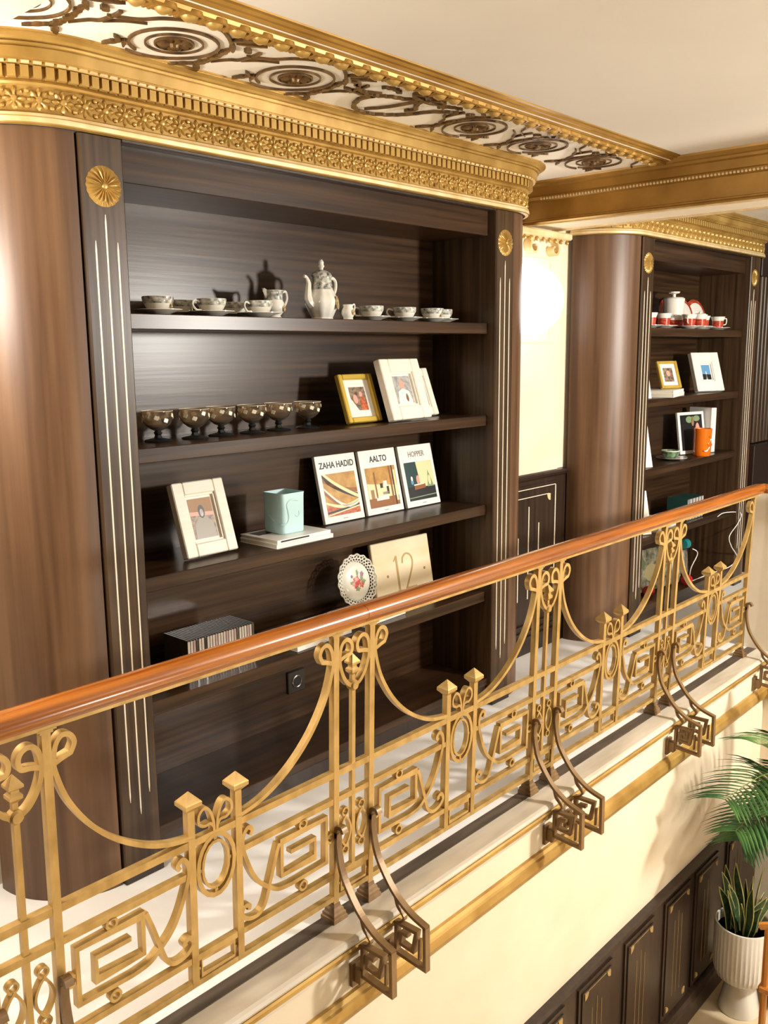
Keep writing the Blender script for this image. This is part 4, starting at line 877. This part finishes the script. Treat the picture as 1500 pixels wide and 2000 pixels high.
for i in range(15):
    a = i*2.399; r = .018+.045*(i/15); ln = .17+.14*random.random(); lean = .10+.5*r*6*random.random(); w = .017+.006*random.random()
    base = Vector((r*math.cos(a), r*math.sin(a), 0)); d = Vector((math.cos(a)*lean, math.sin(a)*lean, 1)).normalized()
    side = d.cross(Vector((math.sin(a+.6), -math.cos(a+.6), .1))).normalized(); nrm = side.cross(d)
    A = []; Bm = []
    for k in range(9):
        t_ = k/8; ww_ = w*(.55+.9*t_ if t_ < .5 else 1.0*(1-((t_-.5)/.5)**2.2)+.0) ; c_ = base+d*ln*t_+Vector((math.cos(a), math.sin(a), 0))*.03*t_*t_+side*.006*math.sin(t_*6+i)
        A.append([tuple(c_-side*ww_), tuple(c_+nrm*.004), tuple(c_+side*ww_), tuple(c_-nrm*.002)])
        Bm.append((c_, ww_))
    lf = MB().loft(A, True, True).build('leaf', 'snake', sn, True)
    e = MB()
    for sg in (-1, 1): e.tube([tuple(c_+side*sg*ww_) for c_, ww_ in Bm], .0024, 5)
    e.build('leaf_edge', 'snake_e', lf)
pp = thing('potted_palm', 'tall green palm with feathery fronds beside the stair wall', 'palm', (4.02, 1.13, -1.5195))
MB().lathe([(.10,0),(.12,.02),(.13,.48),(.14,.50),(.125,.50),(.12,.46),(0,.46)], 28).build('pot', 'redpot', pp, True)
def frond(root, mid, tip, width, nl=32, droop=.35):
    P = spline([root, ((root[0]+mid[0])/2, (root[1]+mid[1])/2, (root[2]+mid[2])/2+.02), mid, tip], 9)
    st = MB().tube(P, [.006*(1-.75*i/(len(P)-1)) for i in range(len(P))], 6).build('frond_stem', 'stem', pp, True)
    mb = MB(); n_ = len(P)
    for k in range(nl):
        f_ = .34+.66*k/(nl-1); x = f_*(n_-1); i = min(int(x), n_-2); q = x-i
        c_ = Vector(P[i]).lerp(Vector(P[i+1]), q); tg = (Vector(P[i+1])-Vector(P[i])).normalized()
        sd = tg.cross(Vector((0, 0, 1))).normalized(); up = sd.cross(tg)
        ln = width*(.45+.75*math.sin(PI*min(1, (f_-.25)/.85)))*(.9+.2*random.random())
        for sg in (-1, 1):
            dv = (sd*sg*.82+tg*.62+up*.22).normalized()
            L = []
            for j in range(5):
                u = j/4; w = .009*math.sin(PI*(.12+.86*u))
                cc = c_+dv*ln*u-Vector((0, 0, 1))*droop*ln*u*u
                L.append([tuple(cc-tg*w), tuple(cc+up*w*.35), tuple(cc+tg*w)])
            mb.loft(L, False, False, False)
    mb.build('leaflets', 'leaf', st)
random.seed(5)
for root, mid, tip, w in (((0,0,.46),(-.14,.02,1.28),(-.54,.06,1.44),.20),((0,0,.46),(-.30,.06,1.22),(-.68,.12,1.24),.20),((0,0,.46),(-.26,.04,1.14),(-.60,.10,1.08),.18),((0,0,.46),(-.20,.06,1.06),(-.48,.12,.98),.17),((0,0,.46),(-.10,-.08,1.16),(-.30,-.22,1.16),.19),((0,0,.46),(-.05,-.1,1.26),(-.22,-.35,1.36),.20),((0,0,.46),(-.04,.0,1.34),(-.10,.02,1.60),.18),((0,0,.46),(.04,-.1,1.1),(.10,-.3,1.1),.18),((0,0,.46),(-.16,.08,1.0),(-.36,.16,.92),.15),((0,0,.46),(-.20,-.02,1.20),(-.50,-.06,1.18),.2)):
    frond(root, mid, tip, w)

ch = thing('wooden_chair', 'orange varnished wooden chair just showing at the bottom right edge', 'chair', (3.41, .97, -1.5195))
for x, y, h in ((-.02, .10, .74), (.30, .10, .74), (-.02, -.28, .90), (.30, -.28, .90)): MB().tube([(x, y, 0), (x, y, h)], .014, 8).build('leg', 'orangewood', ch, True)
MB().bbox(-.04, .32, -.30, .12, .46, .49, .006).build('seat', 'orangewood', ch); MB().bbox(-.02, .30, -.29, -.27, .70, .90, .006).build('backrest', 'orangewood', ch)
for x in (-.02, .30): MB().tube([(x, .13, .735), (x, .10, .75), (x, -.28, .76)], .016, 8).build('arm', 'orangewood', ch, True)
